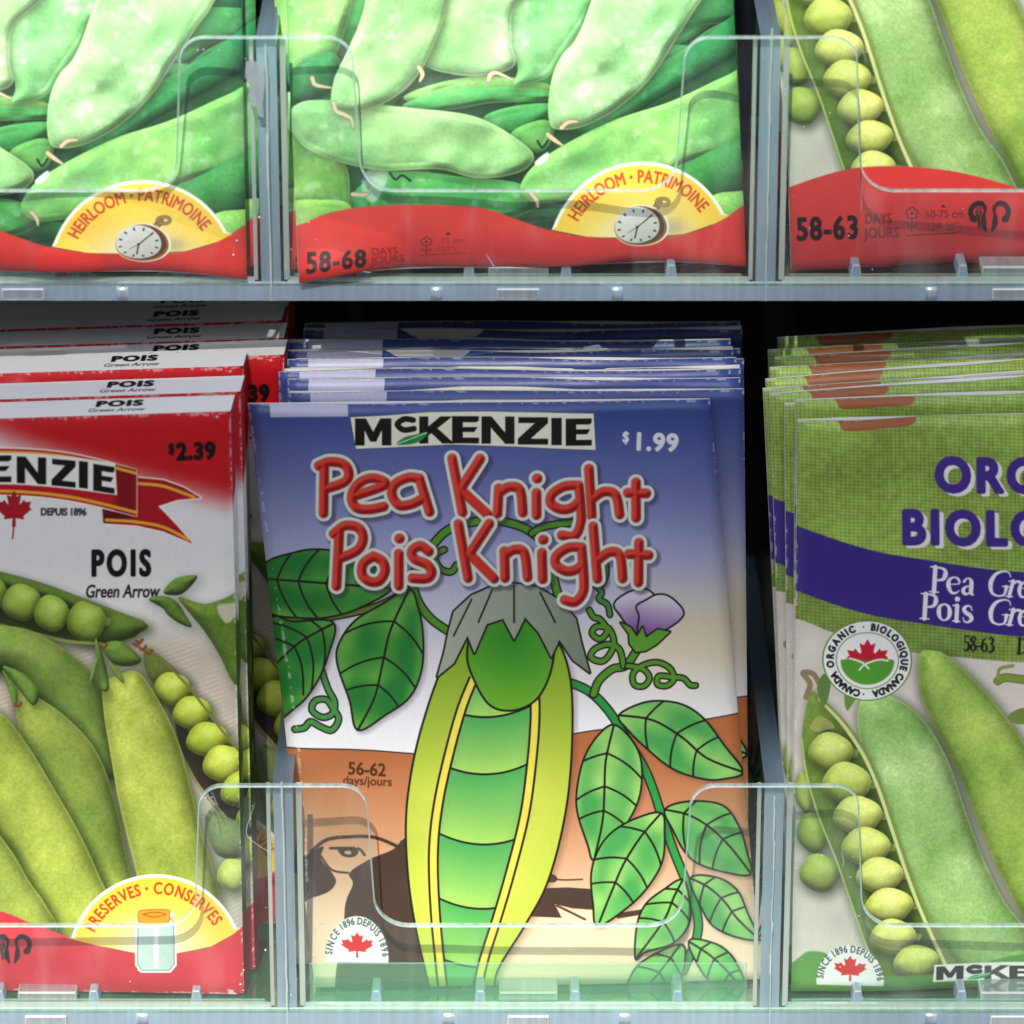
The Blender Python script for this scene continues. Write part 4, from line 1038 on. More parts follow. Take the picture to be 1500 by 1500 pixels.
def clear_mat(name, tint=(.95, .985, .975), base=.02, gain=1.0, rough=.015, dust=.5, wave=0.0, mirror=(1, 1, 1), green_glow=0.0):
    """thin clear acrylic: lets light through, mirrors at a slant, carries dust specks and fine scratches"""
    m, nt, N, L, P = new_mat(name)
    out = N['Material Output']; N.remove(P)
    tr = N.new('ShaderNodeBsdfTransparent'); tr.inputs[0].default_value = (*tint, 1)
    gl = N.new('ShaderNodeBsdfGlossy'); gl.inputs['Roughness'].default_value = rough; gl.inputs[0].default_value = (*mirror, 1)
    fr = N.new('ShaderNodeFresnel'); ge = N.new('ShaderNodeNewGeometry')
    io = N.new('ShaderNodeMapRange'); io.inputs['To Min'].default_value = 1.49; io.inputs['To Max'].default_value = 1 / 1.49   # leaving face: no total reflection in a thin sheet
    L.new(ge.outputs['Backfacing'], io.inputs['Value']); L.new(io.outputs[0], fr.inputs['IOR'])
    ma = N.new('ShaderNodeMath'); ma.operation = 'MULTIPLY_ADD'; ma.inputs[1].default_value = gain; ma.inputs[2].default_value = base; ma.use_clamp = True
    L.new(fr.outputs[0], ma.inputs[0])
    mx = N.new('ShaderNodeMixShader'); L.new(ma.outputs[0], mx.inputs[0]); L.new(tr.outputs[0], mx.inputs[1]); L.new(gl.outputs[0], mx.inputs[2])
    tc = N.new('ShaderNodeTexCoord')
    if wave:
        wn_ = N.new('ShaderNodeTexNoise'); wn_.inputs['Scale'].default_value = 45; L.new(tc.outputs['Object'], wn_.inputs['Vector'])
        bb = N.new('ShaderNodeBump'); bb.inputs['Strength'].default_value = wave; bb.inputs['Distance'].default_value = .002
        L.new(wn_.outputs[0], bb.inputs['Height']); L.new(bb.outputs[0], gl.inputs['Normal'])
    # dust specks
    vo = N.new('ShaderNodeTexVoronoi'); vo.inputs['Scale'].default_value = 680; L.new(tc.outputs['Object'], vo.inputs['Vector'])
    lt = N.new('ShaderNodeMath'); lt.operation = 'LESS_THAN'; L.new(vo.outputs['Distance'], lt.inputs[0])
    pk = N.new('ShaderNodeSeparateColor'); L.new(vo.outputs['Color'], pk.inputs[0])
    sz = N.new('ShaderNodeMath'); sz.operation = 'POWER'; sz.inputs[1].default_value = 3.0; L.new(pk.outputs[1], sz.inputs[0])
    pn = N.new('ShaderNodeTexNoise'); pn.inputs['Scale'].default_value = 55; pn.inputs['Detail'].default_value = 3; L.new(tc.outputs['Object'], pn.inputs['Vector'])
    pm = N.new('ShaderNodeMapRange'); pm.inputs['From Min'].default_value = .42; pm.inputs['From Max'].default_value = .70; pm.inputs['To Min'].default_value = .02; pm.inputs['To Max'].default_value = .15
    L.new(pn.outputs[0], pm.inputs['Value'])
    sk = N.new('ShaderNodeMath'); sk.operation = 'MULTIPLY'; L.new(sz.outputs[0], sk.inputs[0]); L.new(pm.outputs[0], sk.inputs[1]); L.new(sk.outputs[0], lt.inputs[1])
    g2 = N.new('ShaderNodeMath'); g2.operation = 'GREATER_THAN'; g2.inputs[1].default_value = 1 - .75 * dust; L.new(pk.outputs[0], g2.inputs[0])
    mu = N.new('ShaderNodeMath'); mu.operation = 'MULTIPLY'; L.new(lt.outputs[0], mu.inputs[0]); L.new(g2.outputs[0], mu.inputs[1])
    # scratches: long thin streaks of noise
    mp = N.new('ShaderNodeMapping'); mp.inputs['Rotation'].default_value = (0, .5, 0); mp.inputs['Scale'].default_value = (2600, 1, 26); L.new(tc.outputs['Object'], mp.inputs[0])
    sn = N.new('ShaderNodeTexNoise'); sn.inputs['Scale'].default_value = 1.0; sn.inputs['Detail'].default_value = 1; L.new(mp.outputs[0], sn.inputs['Vector'])
    sg = N.new('ShaderNodeMath'); sg.operation = 'GREATER_THAN'; sg.inputs[1].default_value = .80; L.new(sn.outputs[0], sg.inputs[0])
    sm = N.new('ShaderNodeMath'); sm.operation = 'MULTIPLY'; sm.inputs[1].default_value = .35 * dust; L.new(sg.outputs[0], sm.inputs[0])
    mm = N.new('ShaderNodeMath'); mm.operation = 'MAXIMUM'; L.new(mu.outputs[0], mm.inputs[0]); L.new(sm.outputs[0], mm.inputs[1])
    fl = N.new('ShaderNodeMath'); fl.operation = 'MULTIPLY_ADD'; fl.inputs[1].default_value = .75; fl.inputs[2].default_value = .004 * dust + green_glow; 
    # smears: faint milky veil in soft streaks
    s1 = N.new('ShaderNodeMapping'); s1.inputs['Rotation'].default_value = (0, -.5, 0); s1.inputs['Scale'].default_value = (150, 30, 40); L.new(tc.outputs['Object'], s1.inputs[0])
    s2 = N.new('ShaderNodeTexNoise'); s2.inputs['Scale'].default_value = 1; s2.inputs['Detail'].default_value = 5; L.new(s1.outputs[0], s2.inputs['Vector'])
    s3 = N.new('ShaderNodeMapRange'); s3.inputs['From Min'].default_value = .50; s3.inputs['From Max'].default_value = .85; s3.inputs['To Max'].default_value = .10 * dust; L.new(s2.outputs[0], s3.inputs['Value'])
    m3 = N.new('ShaderNodeMath'); m3.operation = 'MAXIMUM'; L.new(mm.outputs[0], m3.inputs[0]); L.new(s3.outputs[0], m3.inputs[1])
    L.new(m3.outputs[0], fl.inputs[0])
    df = N.new('ShaderNodeBsdfDiffuse'); df.inputs[0].default_value = (.8, .82, .84, 1) if not green_glow else (.30, .80, .45, 1)  # the green stands in for light bounced up from below
    m2 = N.new('ShaderNodeMixShader'); L.new(fl.outputs[0], m2.inputs[0]); L.new(mx.outputs[0], m2.inputs[1]); L.new(df.outputs[0], m2.inputs[2])
    L.new(m2.outputs[0], out.inputs[0])
    return m


def edge_mat(name, col, clear=.25, gloss=.12, rough=.15, streak=.25):
    """sawn or moulded acrylic edge: milky, catching the light"""
    m, nt, N, L, P = new_mat(name)
    out = N['Material Output']; N.remove(P)
    tc = N.new('ShaderNodeTexCoord')
    mp = N.new('ShaderNodeMapping'); mp.inputs['Scale'].default_value = (700, 40, 40); L.new(tc.outputs['Object'], mp.inputs[0])
    n = N.new('ShaderNodeTexNoise'); n.inputs['Scale'].default_value = 1; n.inputs['Detail'].default_value = 4; L.new(mp.outputs[0], n.inputs['Vector'])
    r = N.new('ShaderNodeValToRGB'); L.new(n.outputs[0], r.inputs[0])
    r.color_ramp.elements[0].position = .3; r.color_ramp.elements[1].position = .7
    r.color_ramp.elements[0].color = (*[v * (1 - streak) for v in col], 1); r.color_ramp.elements[1].color = (*[min(1, v * (1 + streak)) for v in col], 1)
    df = N.new('ShaderNodeBsdfDiffuse'); L.new(r.outputs[0], df.inputs[0])
    tl = N.new('ShaderNodeBsdfTranslucent'); L.new(r.outputs[0], tl.inputs[0])
    tr = N.new('ShaderNodeBsdfTransparent'); tr.inputs[0].default_value = (.9, .97, 1, 1)
    gl = N.new('ShaderNodeBsdfGlossy'); gl.inputs['Roughness'].default_value = rough
    a = N.new('ShaderNodeMixShader'); a.inputs[0].default_value = .5; L.new(df.outputs[0], a.inputs[1]); L.new(tl.outputs[0], a.inputs[2])
    b = N.new('ShaderNodeMixShader'); b.inputs[0].default_value = clear; L.new(a.outputs[0], b.inputs[1]); L.new(tr.outputs[0], b.inputs[2])
    c = N.new('ShaderNodeMixShader'); c.inputs[0].default_value = gloss; L.new(b.outputs[0], c.inputs[1]); L.new(gl.outputs[0], c.inputs[2])
    L.new(c.outputs[0], out.inputs[0])
    return m


def plain_mat(name, col, rough=.5, spec=.5, vary=.2, scale=60):
    m, nt, N, L, P = new_mat(name)
    tc = N.new('ShaderNodeTexCoord'); n = N.new('ShaderNodeTexNoise'); n.inputs['Scale'].default_value = scale; n.inputs['Detail'].default_value = 5
    L.new(tc.outputs['Object'], n.inputs['Vector'])
    r = N.new('ShaderNodeValToRGB'); L.new(n.outputs[0], r.inputs[0])
    r.color_ramp.elements[0].color = (*[v * (1 - vary) for v in col], 1); r.color_ramp.elements[1].color = (*[v * (1 + vary) for v in col], 1)
    L.new(r.outputs[0], P.inputs['Base Color'])
    P.inputs['Roughness'].default_value = rough; P.inputs['Specular IOR Level'].default_value = spec
    return m


WHITE = paper_mat('paper_edge')
M_PANEL = clear_mat('clear_panel', gain=1.0, base=.008, dust=.8)
M_FLOOR_GLOW = clear_mat('clear_floor_glow', tint=(.90, .97, .93), gain=2.4, base=.06, rough=.05, dust=.8, wave=.10, mirror=(.80, 1, .88), green_glow=.07)  # bounced green light painted into the mirror and diffuse colours
M_FLOOR2 = clear_mat('clear_floor_no_glow', tint=(.92, .95, .96), gain=1.5, base=.03, rough=.04, dust=.9, wave=.10)  # same acrylic without the painted green light, darker for the upper tray
M_WALL = clear_mat('clear_wall', tint=(.78, .86, .92), gain=1.0, base=.03, dust=.6)
M_RIM = edge_mat('panel_rim', (.62, .84, .80), clear=.42, gloss=.30, rough=.1)
M_RAIL = edge_mat('rail_edge', (.47, .60, .76), clear=.12, gloss=.10, rough=.25, streak=.12)
M_STRIP = clear_mat('clear_glow_strip', tint=(.90, .98, .93), gain=1.3, base=.02, rough=.08, dust=.5, green_glow=.10, mirror=(.85, 1, .92))  # milky green painted in for light bent by the floor
M_STRIP_EDGE = edge_mat('glow_strip_edge', (.62, .84, .80), clear=.75, gloss=.12, rough=.1)
M_RAIL_SHADE = edge_mat('divider_top_shaded', (.20, .28, .38), clear=.30, gloss=.10, rough=.25, streak=.12)  # rail colour darkened to stand in for shade behind the front
M_BEAD = edge_mat('joint_bead', (.86, .90, .84), clear=.15, gloss=.30, rough=.12, streak=.1)
M_PEG = edge_mat('peg_plastic', (.66, .76, .86), clear=.45, gloss=.16, rough=.25)
M_CLIP = edge_mat('clip_plastic', (.72, .76, .82), clear=.55, gloss=.30, rough=.08)
M_RUBBER = plain_mat('black_rubber', (.012, .012, .014), .55)
M_BOARD = plain_mat('black_board', (.010, .009, .010), .8, .2)


# ------------------------------------------------------------------ mesh helpers
def obj(name, bm, mats, parent=None, smooth=False):
    me = bpy.data.meshes.new(name); bm.to_mesh(me); bm.free()
    for m in (mats if isinstance(mats, (list, tuple)) else [mats]): me.materials.append(m)
    if smooth: me.polygons.foreach_set('use_smooth', [True] * len(me.polygons))
    o = bpy.data.objects.new(name, me); COL.objects.link(o)
    if parent: o.parent = parent
    return o


def thing(name, label, cat, loc=(0, 0, 0), group=None):
    o = bpy.data.objects.new(name, None); COL.objects.link(o); o.empty_display_size = .01
    o.location = loc; o['label'] = label; o['category'] = cat
    if group: o['group'] = group
    return o


def copy_thing(root, offset, rot=(0, 0, 0), label=None, group=None):
    r = root.copy(); COL.objects.link(r)
    r.location = root.location + Vector(offset); r.rotation_euler = rot
    if label: r['label'] = label
    if group: r['group'] = group
    for ch in list(root.children):
        c = ch.copy(); COL.objects.link(c); c.parent = r
        for g in ch.children:
            d = g.copy(); COL.objects.link(d); d.parent = c
    return r


def add_box(bm, x0, x1, y0, y1, z0, z1, bevel=0.0, mat=0):
    v = [bm.verts.new(p) for p in ((x0, y0, z0), (x1, y0, z0), (x1, y1, z0), (x0, y1, z0), (x0, y0, z1), (x1, y0, z1), (x1, y1, z1), (x0, y1, z1))]
    fs = [bm.faces.new([v[i] for i in q]) for q in ((0, 3, 2, 1), (4, 5, 6, 7), (0, 1, 5, 4), (1, 2, 6, 5), (2, 3, 7, 6), (3, 0, 4, 7))]
    for f in fs: f.material_index = mat
    if bevel:
        es = list({e for f in fs for e in f.edges})
        bmesh.ops.bevel(bm, geom=es, offset=bevel, segments=2, profile=.5, affect='EDGES')
    return fs


def add_disc(bm, cx, cy, z0, z1, r0, r1=None, n=28):
    r1 = r1 or r0
    a = [2 * math.pi * i / n for i in range(n)]
    lo = [bm.verts.new((cx + r0 * math.cos(t), cy + r0 * math.sin(t), z0)) for t in a]
    hi = [bm.verts.new((cx + r1 * math.cos(t), cy + r1 * math.sin(t), z1)) for t in a]
    for i in range(n): bm.faces.new((lo[i], lo[(i + 1) % n], hi[(i + 1) % n], hi[i]))
    bm.faces.new(hi); bm.faces.new(lo[::-1])


def homography(src, dst):
    A, B = [], []
    for (x, y), (u, v) in zip(src, dst):
        A.append([x, y, 1, 0, 0, 0, -u * x, -u * y]); B.append(u)
        A.append([0, 0, 0, x, y, 1, -v * x, -v * y]); B.append(v)
    h = np.linalg.solve(np.array(A), np.array(B))
    return np.append(h, 1).reshape(3, 3)


def sheet(corners, pic, pcorners, bulge, origin, nx=36, ny=48, side=1, skirt=.0005):
    """printed sheet on four corners (top left, top right, bottom right, bottom left), pushed out by bulge(s, t);
    its print is laid flat on it; a short white skirt is the cut edge of the paper"""
    tl, tr, br, bl = [Vector(c) for c in corners]
    nrm = ((br - tl).cross(tr - bl)).normalized()
    if nrm.y > 0: nrm.negate()
    ex = ((tr - tl) + (br - bl)).normalized(); ey = nrm.cross(ex)
    flat = lambda p: ((p - tl).dot(ex), (p - tl).dot(ey))
    H = homography([flat(c) for c in (tl, tr, br, bl)], pcorners)
    x0, y0, x1, y1 = pic
    bm = bmesh.new(); uvl = bm.loops.layers.uv.new('print')
    vs, uvs = [], {}
    for j in range(ny + 1):
        row = []
        for i in range(nx + 1):
            s, t = i / nx, j / ny
            p = tl * (1 - s) * (1 - t) + tr * s * (1 - t) + br * s * t + bl * (1 - s) * t
            d = bulge(s, t)
            if isinstance(d, tuple): q = p + nrm * d[0] * side + Vector((0, 0, d[1]))
            else: q = p + nrm * d * side
            v = bm.verts.new(q - origin)
            f = H @ np.array([*flat(p), 1.0])
            uvs[v] = ((f[0] / f[2] - x0) / (x1 - x0), 1 - (f[1] / f[2] - y0) / (y1 - y0))
            row.append(v)
        vs.append(row)
    for j in range(ny):
        for i in range(nx):
            q = (vs[j][i], vs[j + 1][i], vs[j + 1][i + 1], vs[j][i + 1])
            f = bm.faces.new(q if side > 0 else q[::-1]); f.smooth = True
            for l in f.loops: l[uvl].uv = uvs[l.vert]
    if skirt:
        ring = vs[0][:] + [r[-1] for r in vs[1:]] + vs[-1][-2::-1] + [r[0] for r in vs[-2:0:-1]]
        low = [bm.verts.new(v.co - nrm * skirt * side) for v in ring]
        n = len(ring)
        for k in range(n):
            f = bm.faces.new((ring[k], ring[(k + 1) % n], low[(k + 1) % n], low[k])); f.material_index = 1
            for l in f.loops: l[uvl].uv = uvs.get(l.vert, (0, 0))
    bmesh.ops.recalc_face_normals(bm, faces=bm.faces[:]) if False else None
    return bm, nrm


def crinkle(seed, amp, fx=3.0, fy=4.0):
    r = random.Random(seed)
    w = [(r.uniform(.5, fx), r.uniform(.5, fy), r.uniform(0, 6.28), r.uniform(.4, 1)) for _ in range(7)]
    return lambda s, t: amp * sum(a * math.sin(2 * math.pi * (x * s + y * t) + p) for x, y, p, a in w) / 3


def make_packet(name, label, cat, corners, pname, pcorners, bulge, group, rough=.34, spec=.5, thick=.0014, mat=None, back=WHITE, bump=.12, edge=None):
    img, ext = picture(pname)
    mat = mat or print_mat(pname, rough, spec, bump)
    bl, br = Vector(corners[3]), Vector(corners[2])
    o = (bl + br) / 2; o.z = min(bl.z, br.z)
    root = thing(name, label, cat, o, group)
    bm, nrm = sheet(corners, ext, pcorners, bulge, o)
    obj('front_panel', bm, [mat, edge or mat], root)
    cb = [Vector(c) - nrm * thick * .5 for c in corners]
    def bulge_back(s, t):
        b = bulge(s, t)
        return (-abs(b[0]) * .4, b[1] * .9) if isinstance(b, tuple) else -abs(b) * .4
    bm, _ = sheet(cb, ext, pcorners, bulge_back, o, nx=20, ny=24, skirt=.0003)
    obj('back_panel', bm, [back, WHITE], root)
    # folded top seam of the envelope
    tl, tr = Vector(corners[0]), Vector(corners[1])
    bm = bmesh.new()
    dn = (Vector(corners[3]) - tl).normalized(); ins = (tr - tl).normalized() * .0012
    n = 12
    A = []
    for k in range(n + 1):
        p = (tl + ins).lerp(tr - ins, k / n)
        A.append([bm.verts.new(p + off - o) for off in (-nrm * (thick * .55 + .0004) + dn * .0004, -nrm * (thick * .55 + .0010 + .0003 * math.sin(k)) + dn * .012)])
    for k in range(n): bm.faces.new((A[k][0], A[k + 1][0], A[k + 1][1], A[k][1]))
    obj('sealing_flap', bm, back, root)
    return root, mat


def at_z(px, py, z):
    v = CAMV + CAMR * ((px - 750) / FPX) - CAMU * ((py - 750) / FPX)
    return CAMP + v * ((z - CAMP.z) / v.z)


# ------------------------------------------------------------------ the setting
bm = bmesh.new(); s_ = 30  # unseen ground, added to bounce sunlight up onto the packets
bm.faces.new([bm.verts.new(p) for p in ((-s_, -s_, -1.15), (s_, -s_, -1.15), (s_, s_, -1.15), (-s_, s_, -1.15))])
o = obj('pavement', bm, plain_mat('concrete', (.20, .19, .18), .85, .3, .25, 3)); o['kind'] = 'structure'

# unseen blockers added high in front: they throw the band of shade over the lower shelf
EUP = Vector((0, math.sin(SUN_EL), math.cos(SUN_EL)))


def blocker(label, dist, p0, p1, xa, xb, tilt=0.0, thick=.05):
    """unseen blocker dist metres up the sun, shading p0..p1 (measured across the sunbeam) from xa to xb"""
    c = SUNDIR * dist
    bm = bmesh.new()
    v = []
    for d in (0, thick):
        for x, p in ((xa, p0 + tilt * xa), (xb, p0 + tilt * xb), (xb, p1 + tilt * xb), (xa, p1 + tilt * xa)):
            v.append(bm.verts.new(c + SUNDIR * d + Vector((x, 0, 0)) + EUP * p))
    for k in ((0, 3, 2, 1), (4, 5, 6, 7), (0, 1, 5, 4), (1, 2, 6, 5), (2, 3, 7, 6), (3, 0, 4, 7)): bm.faces.new([v[i] for i in k])
    bmesh.ops.recalc_face_normals(bm, faces=bm.faces[:])
    o = obj('shade_blocker', bm, M_BLOCKER); o['label'] = label; o['category'] = 'blocker'
    return o


M_BLOCKER = plain_mat('blocker_wood', (.22, .16, .11), .8, .3, .3, 8)
blocker('near unseen beam of the awning, right above the viewer', .9, -.004, .0345, -.6, .6)
blocker('far unseen beam along the outer edge of the awning', 6.0, -.032, .051, -2.5, 2.5)
blocker('unseen upright blocker added to dim the right side', 6.0, -.5, .8, .062, .085)

bm = bmesh.new(); add_box(bm, -14, 14, -7.4, -7.0, -1.15, 4.2)  # unseen wall behind the viewer, added to block low sky light
o = obj('sky_blocker', bm, plain_mat('sky_blocker_dark', (.12, .09, .08), .9, .2, .3, 2)); o['kind'] = 'structure'

# ------------------------------------------------------------------ clear shelf trays
PITCH = 0.0903
FZ, FT = -0.1010, 0.0029           # top of the lower tray's floor, thickness of a floor
UP = Vector((0, .031, .133))
DIVX = [at(417, 1320, 0).x + k * PITCH for k in (-1, 0, 1, 2)]
PAN_TOP = 0.0468; LOW = 0.0181; PAN_T = 0.0016
TRAY_D = 0.105


def arc_pts(cx, cz, r, a0, a1, n=8):
    return [(cx + r * math.cos(math.radians(a0 + (a1 - a0) * k / n)), cz + r * math.sin(math.radians(a0 + (a1 - a0) * k / n))) for k in range(n + 1)]


def make_tray(name, label, base, xshift, floor):
    root = thing(name, label, 'shelf tray', base, 'clear shelf trays of the display')
    X = [x + xshift for x in DIVX]
    xa, xb = X[0] - .020, X[-1] + .020
    # floor slab; its front face is the blue-grey rail
    bm = bmesh.new(); fs = add_box(bm, xa, xb, 0, TRAY_D, -FT, 0, 0)
    for k, f in enumerate(fs): f.material_index = 0 if k in (0, 1) else 1
    obj('floor', bm, [floor, M_RAIL], root)
    # front panel: high beside each divider, low with rounded corners in front of each pocket
    pts = [(xa, 0), (xb, 0), (xb, PAN_TOP)]
    hw, r1, r2 = .0156, .0046, .0062
    for i in range(len(X) - 1, -1, -1):
        x = X[i]
        if i < len(X) - 1: pts += arc_pts(x + hw - r1, PAN_TOP - r1, r1, 0 + 2, 90, 8)
        if i > 0:
            pts += arc_pts(x - hw + r1, PAN_TOP - r1, r1, 90, 178, 8)
            pts += arc_pts(x - hw - .0010 - r2, LOW + r2, r2, 2, -90, 8)
            pts += arc_pts(X[i - 1] + hw + .0010 + r2, LOW + r2, r2, -90, -182, 8)
    pts += [(xa, PAN_TOP)]
    bm = bmesh.new()
    fr = [bm.verts.new((a, 0, b)) for a, b in pts]; bk = [bm.verts.new((a, PAN_T, b)) for a, b in pts]
    n = len(pts)
    f1 = bm.faces.new(fr); f2 = bm.faces.new(bk[::-1])
    for k in range(n):
        f = bm.faces.new((fr[k], bk[k], bk[(k + 1) % n], fr[(k + 1) % n])); f.material_index = 1
    rim = [e for e in f1.edges]
    bmesh.ops.recalc_face_normals(bm, faces=bm.faces[:])
    bmesh.ops.bevel(bm, geom=[e for e in bm.edges if len(e.link_faces) == 2 and {f.material_index for f in e.link_faces} == {0, 1}], offset=.00025, segments=1, affect='EDGES', material=1)
    bmesh.ops.triangulate(bm, faces=[f for f in bm.faces if len(f.verts) > 4])
    pan = obj('front_panel', bm, [M_PANEL, M_RIM], root)
    # dividers between the pockets
    for x in X:
        bm = bmesh.new()
        fs = add_box(bm, x - .0018, x + .0018, PAN_T + .0002, TRAY_D - .003, .0002, PAN_TOP - .0002)
        for k, f in enumerate(fs): f.material_index = 0 if k in (3, 5) else (1 if k == 2 else 2)
        d = obj('divider', bm, [M_WALL, M_RAIL, M_RAIL_SHADE], root)
    for x in X:
        for sg in (-1, 1):
            bm = bmesh.new(); e = x + sg * .0024
            add_box(bm, min(e, e + sg * .0007), max(e, e + sg * .0010), PAN_T + .0001, PAN_T + .0012, .0006, PAN_TOP - .0005)
            obj('joint_bead', bm, M_BEAD, root)
    for x in X:
        bm = bmesh.new(); r = random.Random(int(x * 1e5)); z = -FT
        while z < PAN_TOP - .002:
            h = r.uniform(.002, .007); w = r.uniform(.00006, .00016); j = r.uniform(-.0001, .0001)
            add_box(bm, x + j - w, x + j + w, -.0003, -.00005, z, z + h * .97); z += h
        obj('mould_seam', bm, M_BEAD, root)
    for i in range(len(X) - 1):
        bm = bmesh.new(); add_box(bm, X[i] + .0030, X[i + 1] - .0030, PAN_T + .0001, PAN_T + .0010, .0002, .0009)
        obj('joint_bead', bm, M_BEAD, root)
        w = X[i + 1] - X[i]
        # added milky strip behind the panel, in place of green light bent by the floor
        if base[2] > 0 or i != 1: strip_h = 0
        else: strip_h = .0088
        bm = bmesh.new(); add_box(bm, X[i] + .0042, X[i + 1] - .0042, .0030, .0036, .0004, strip_h or .0012); bmesh.ops.bevel(bm, geom=bm.edges[:], offset=.00018, segments=1, affect='EDGES', material=1)
        obj('glow_strip', bm, [M_STRIP, M_STRIP_EDGE], root)
        for f in (.184, .40, .597, .81):
            bm = bmesh.new(); x = X[i] + w * f
            v = [(x - .0011, .0002), (x + .0011, .0002), (x + .0007, .0030), (x - .0007, .0030)]
            a = [bm.verts.new((p, PAN_T + .0013, q)) for p, q in v]; b = [bm.verts.new((p, PAN_T + .0105, q * .8 + .0003)) for p, q in v]
            bm.faces.new(a); bm.faces.new(b[::-1])
            for k in range(4): bm.faces.new((a[k], b[k], b[(k + 1) % 4], a[(k + 1) % 4]))
            bmesh.ops.recalc_face_normals(bm, faces=bm.faces[:])
            bmesh.ops.bevel(bm, geom=bm.edges[:], offset=.00022, segments=1, affect='EDGES', material=1)
            obj('floor_rib', bm, [M_RAIL, M_BEAD], root)
        for f in (.335, .70):
            bm = bmesh.new(); zf = 0 if base[2] > 0 else -.0020
            add_disc(bm, X[i] + w * f, .0096, zf + .0001, zf + .0007, .0067, .0064)
            ft = obj('rubber_foot', bm, M_RUBBER, root)
            bm = bmesh.new(); add_disc(bm, X[i] + w * f, .0030, -FT + .0002, -.0002, .0032, n=32)
            obj('peg', bm, M_PEG, root, True)
        bm = bmesh.new(); x = X[i] + w * .5
        add_box(bm, x - .0055, x + .0055, PAN_T + .0015, PAN_T + .0075, .0006, .0026); bmesh.ops.bevel(bm, geom=bm.edges[:], offset=.0003, segments=1, affect='EDGES', material=1)
        cl = obj('clip', bm, [M_CLIP, M_BEAD], root)
        bm = bmesh.new(); add_box(bm, x - .0039, x + .0039, -.0009, -.0001, -FT + .0003, -.0003); bmesh.ops.bevel(bm, geom=bm.edges[:], offset=.00025, segments=1, affect='EDGES', material=1)
        obj('clip_tongue', bm, [M_CLIP, M_BEAD], cl)
    bm = bmesh.new(); add_box(bm, xa, xb, TRAY_D - .0027, TRAY_D - .0007, .0003, .05)
    obj('back_panel', bm, M_WALL, root)
    return root


low_tray = make_tray('shelf_tray', 'lower clear acrylic shelf tray holding the boxes, the blue and the green packets', (0, 0, FZ), 0, M_FLOOR_GLOW)
ux = at(393, 250, UP.y).x - DIVX[1]
up_tray = make_tray('shelf_tray', 'upper clear acrylic shelf tray holding the packets of flat pods and round peas', UP + Vector((0, 0, FZ)), ux, M_FLOOR2)
bm = bmesh.new(); add_box(bm, -.26, .26, .142, .150, -.30, .34); add_box(bm, -.175, -.168, .03, .1415, -.30, .34); add_box(bm, .168, .175, .03, .1415, -.30, .34)  # side boards added to keep the space behind the trays dark
o = obj('display_boards', bm, M_BOARD); o['label'] = 'black backing cabinet upright in the dark behind the clear shelf trays'; o['category'] = 'board'



def ribbons(lines, Y, w):
    bm = bmesh.new()
    for ln in lines:
        P = cr(ln, False, 5); n = len(P)
        V = []
        for k, (a, b) in enumerate(P):
            d = P[min(k + 1, n - 1)] - P[max(k - 1, 0)]; d = d / max(np.hypot(*d), 1e-6)
            c = at(a, b, Y); h = w * (.35 + .65 * math.sin(math.pi * (k + .5) / n)); s = Vector((d[1], 0, d[0])) * h
            V.append([bm.verts.new(c + s), bm.verts.new(c - s), bm.verts.new(c + Vector((0, -w, 0)))])
        for k in range(n - 1):
            for i in range(3): bm.faces.new((V[k][i], V[k + 1][i], V[k + 1][(i + 1) % 3], V[k][(i + 1) % 3]))
    return bm


def scratches(tray, lines, Y):
    for ln in lines:
        bm = ribbons([ln], Y, .00008)
        for v in bm.verts: v.co -= tray.location
        obj('scratch', bm, M_CLIP, tray)


scratches(low_tray, [[(303, 1158), (309, 1178), (315, 1207)], [(310, 1160), (317, 1176), (319, 1181)], [(374, 1176), (366, 1198), (361, 1222), (378, 1238), (398, 1250)], [(1232, 1248), (1236, 1262), (1234, 1270)], [(462, 1340), (470, 1352), (482, 1356)]], -.0001)
scratches(up_tray, [[(712, 372), (722, 388), (730, 398)], [(1255, 66), (1264, 76), (1270, 92)], [(258, 82), (264, 92), (270, 104)], [(520, 390), (534, 398), (544, 399)]], UP.y - .0001)
# scrap of clear sticker left on the upper divider
bm = bmesh.new()
o0 = at(372, 130, UP.y - .0004)
out = [(360, 90), (371, 88), (377, 92), (386, 90), (388, 120), (385, 150), (386, 172), (378, 170), (376, 158), (368, 154), (364, 140), (366, 128), (359, 112)]
fr = [bm.verts.new(at(a, b, UP.y - .0006 - .0001 * (k % 3)) - o0) for k, (a, b) in enumerate(out)]; bk = [bm.verts.new(at(a, b, UP.y - .0003) - o0) for a, b in out]
bm.faces.new(fr); bm.faces.new(bk[::-1])
for k in range(len(out)): bm.faces.new((fr[k], bk[k], bk[(k + 1) % len(out)], fr[(k + 1) % len(out)]))
bmesh.ops.recalc_face_normals(bm, faces=bm.faces[:])
bmesh.ops.triangulate(bm, faces=[f for f in bm.faces if len(f.verts) > 4])
o = obj('sticker_scrap', bm, M_CLIP); o.location = o0; o['label'] = 'torn scrap of clear sticker stuck on the left divider of the upper tray'; o['category'] = 'sticker scrap'

# ------------------------------------------------------------------ packets
ORD = ['front', 'second', 'third', 'fourth', 'fifth', 'sixth', 'seventh', 'eighth', 'ninth', 'tenth', 'eleventh', 'twelfth']


def quad(px, z, lean):   # z: height of the foot
    """corners from four pixel positions: the foot stands on height z, the head leans back by lean"""
    (a, b), (c, d), (e, f), (g, h) = px
    br, bl = at_z(e, f, z), at_z(g, h, z)
    tl = at(a, b, bl.y + lean); tr = at(c, d, br.y + lean)
    return [tl, tr, br, bl]


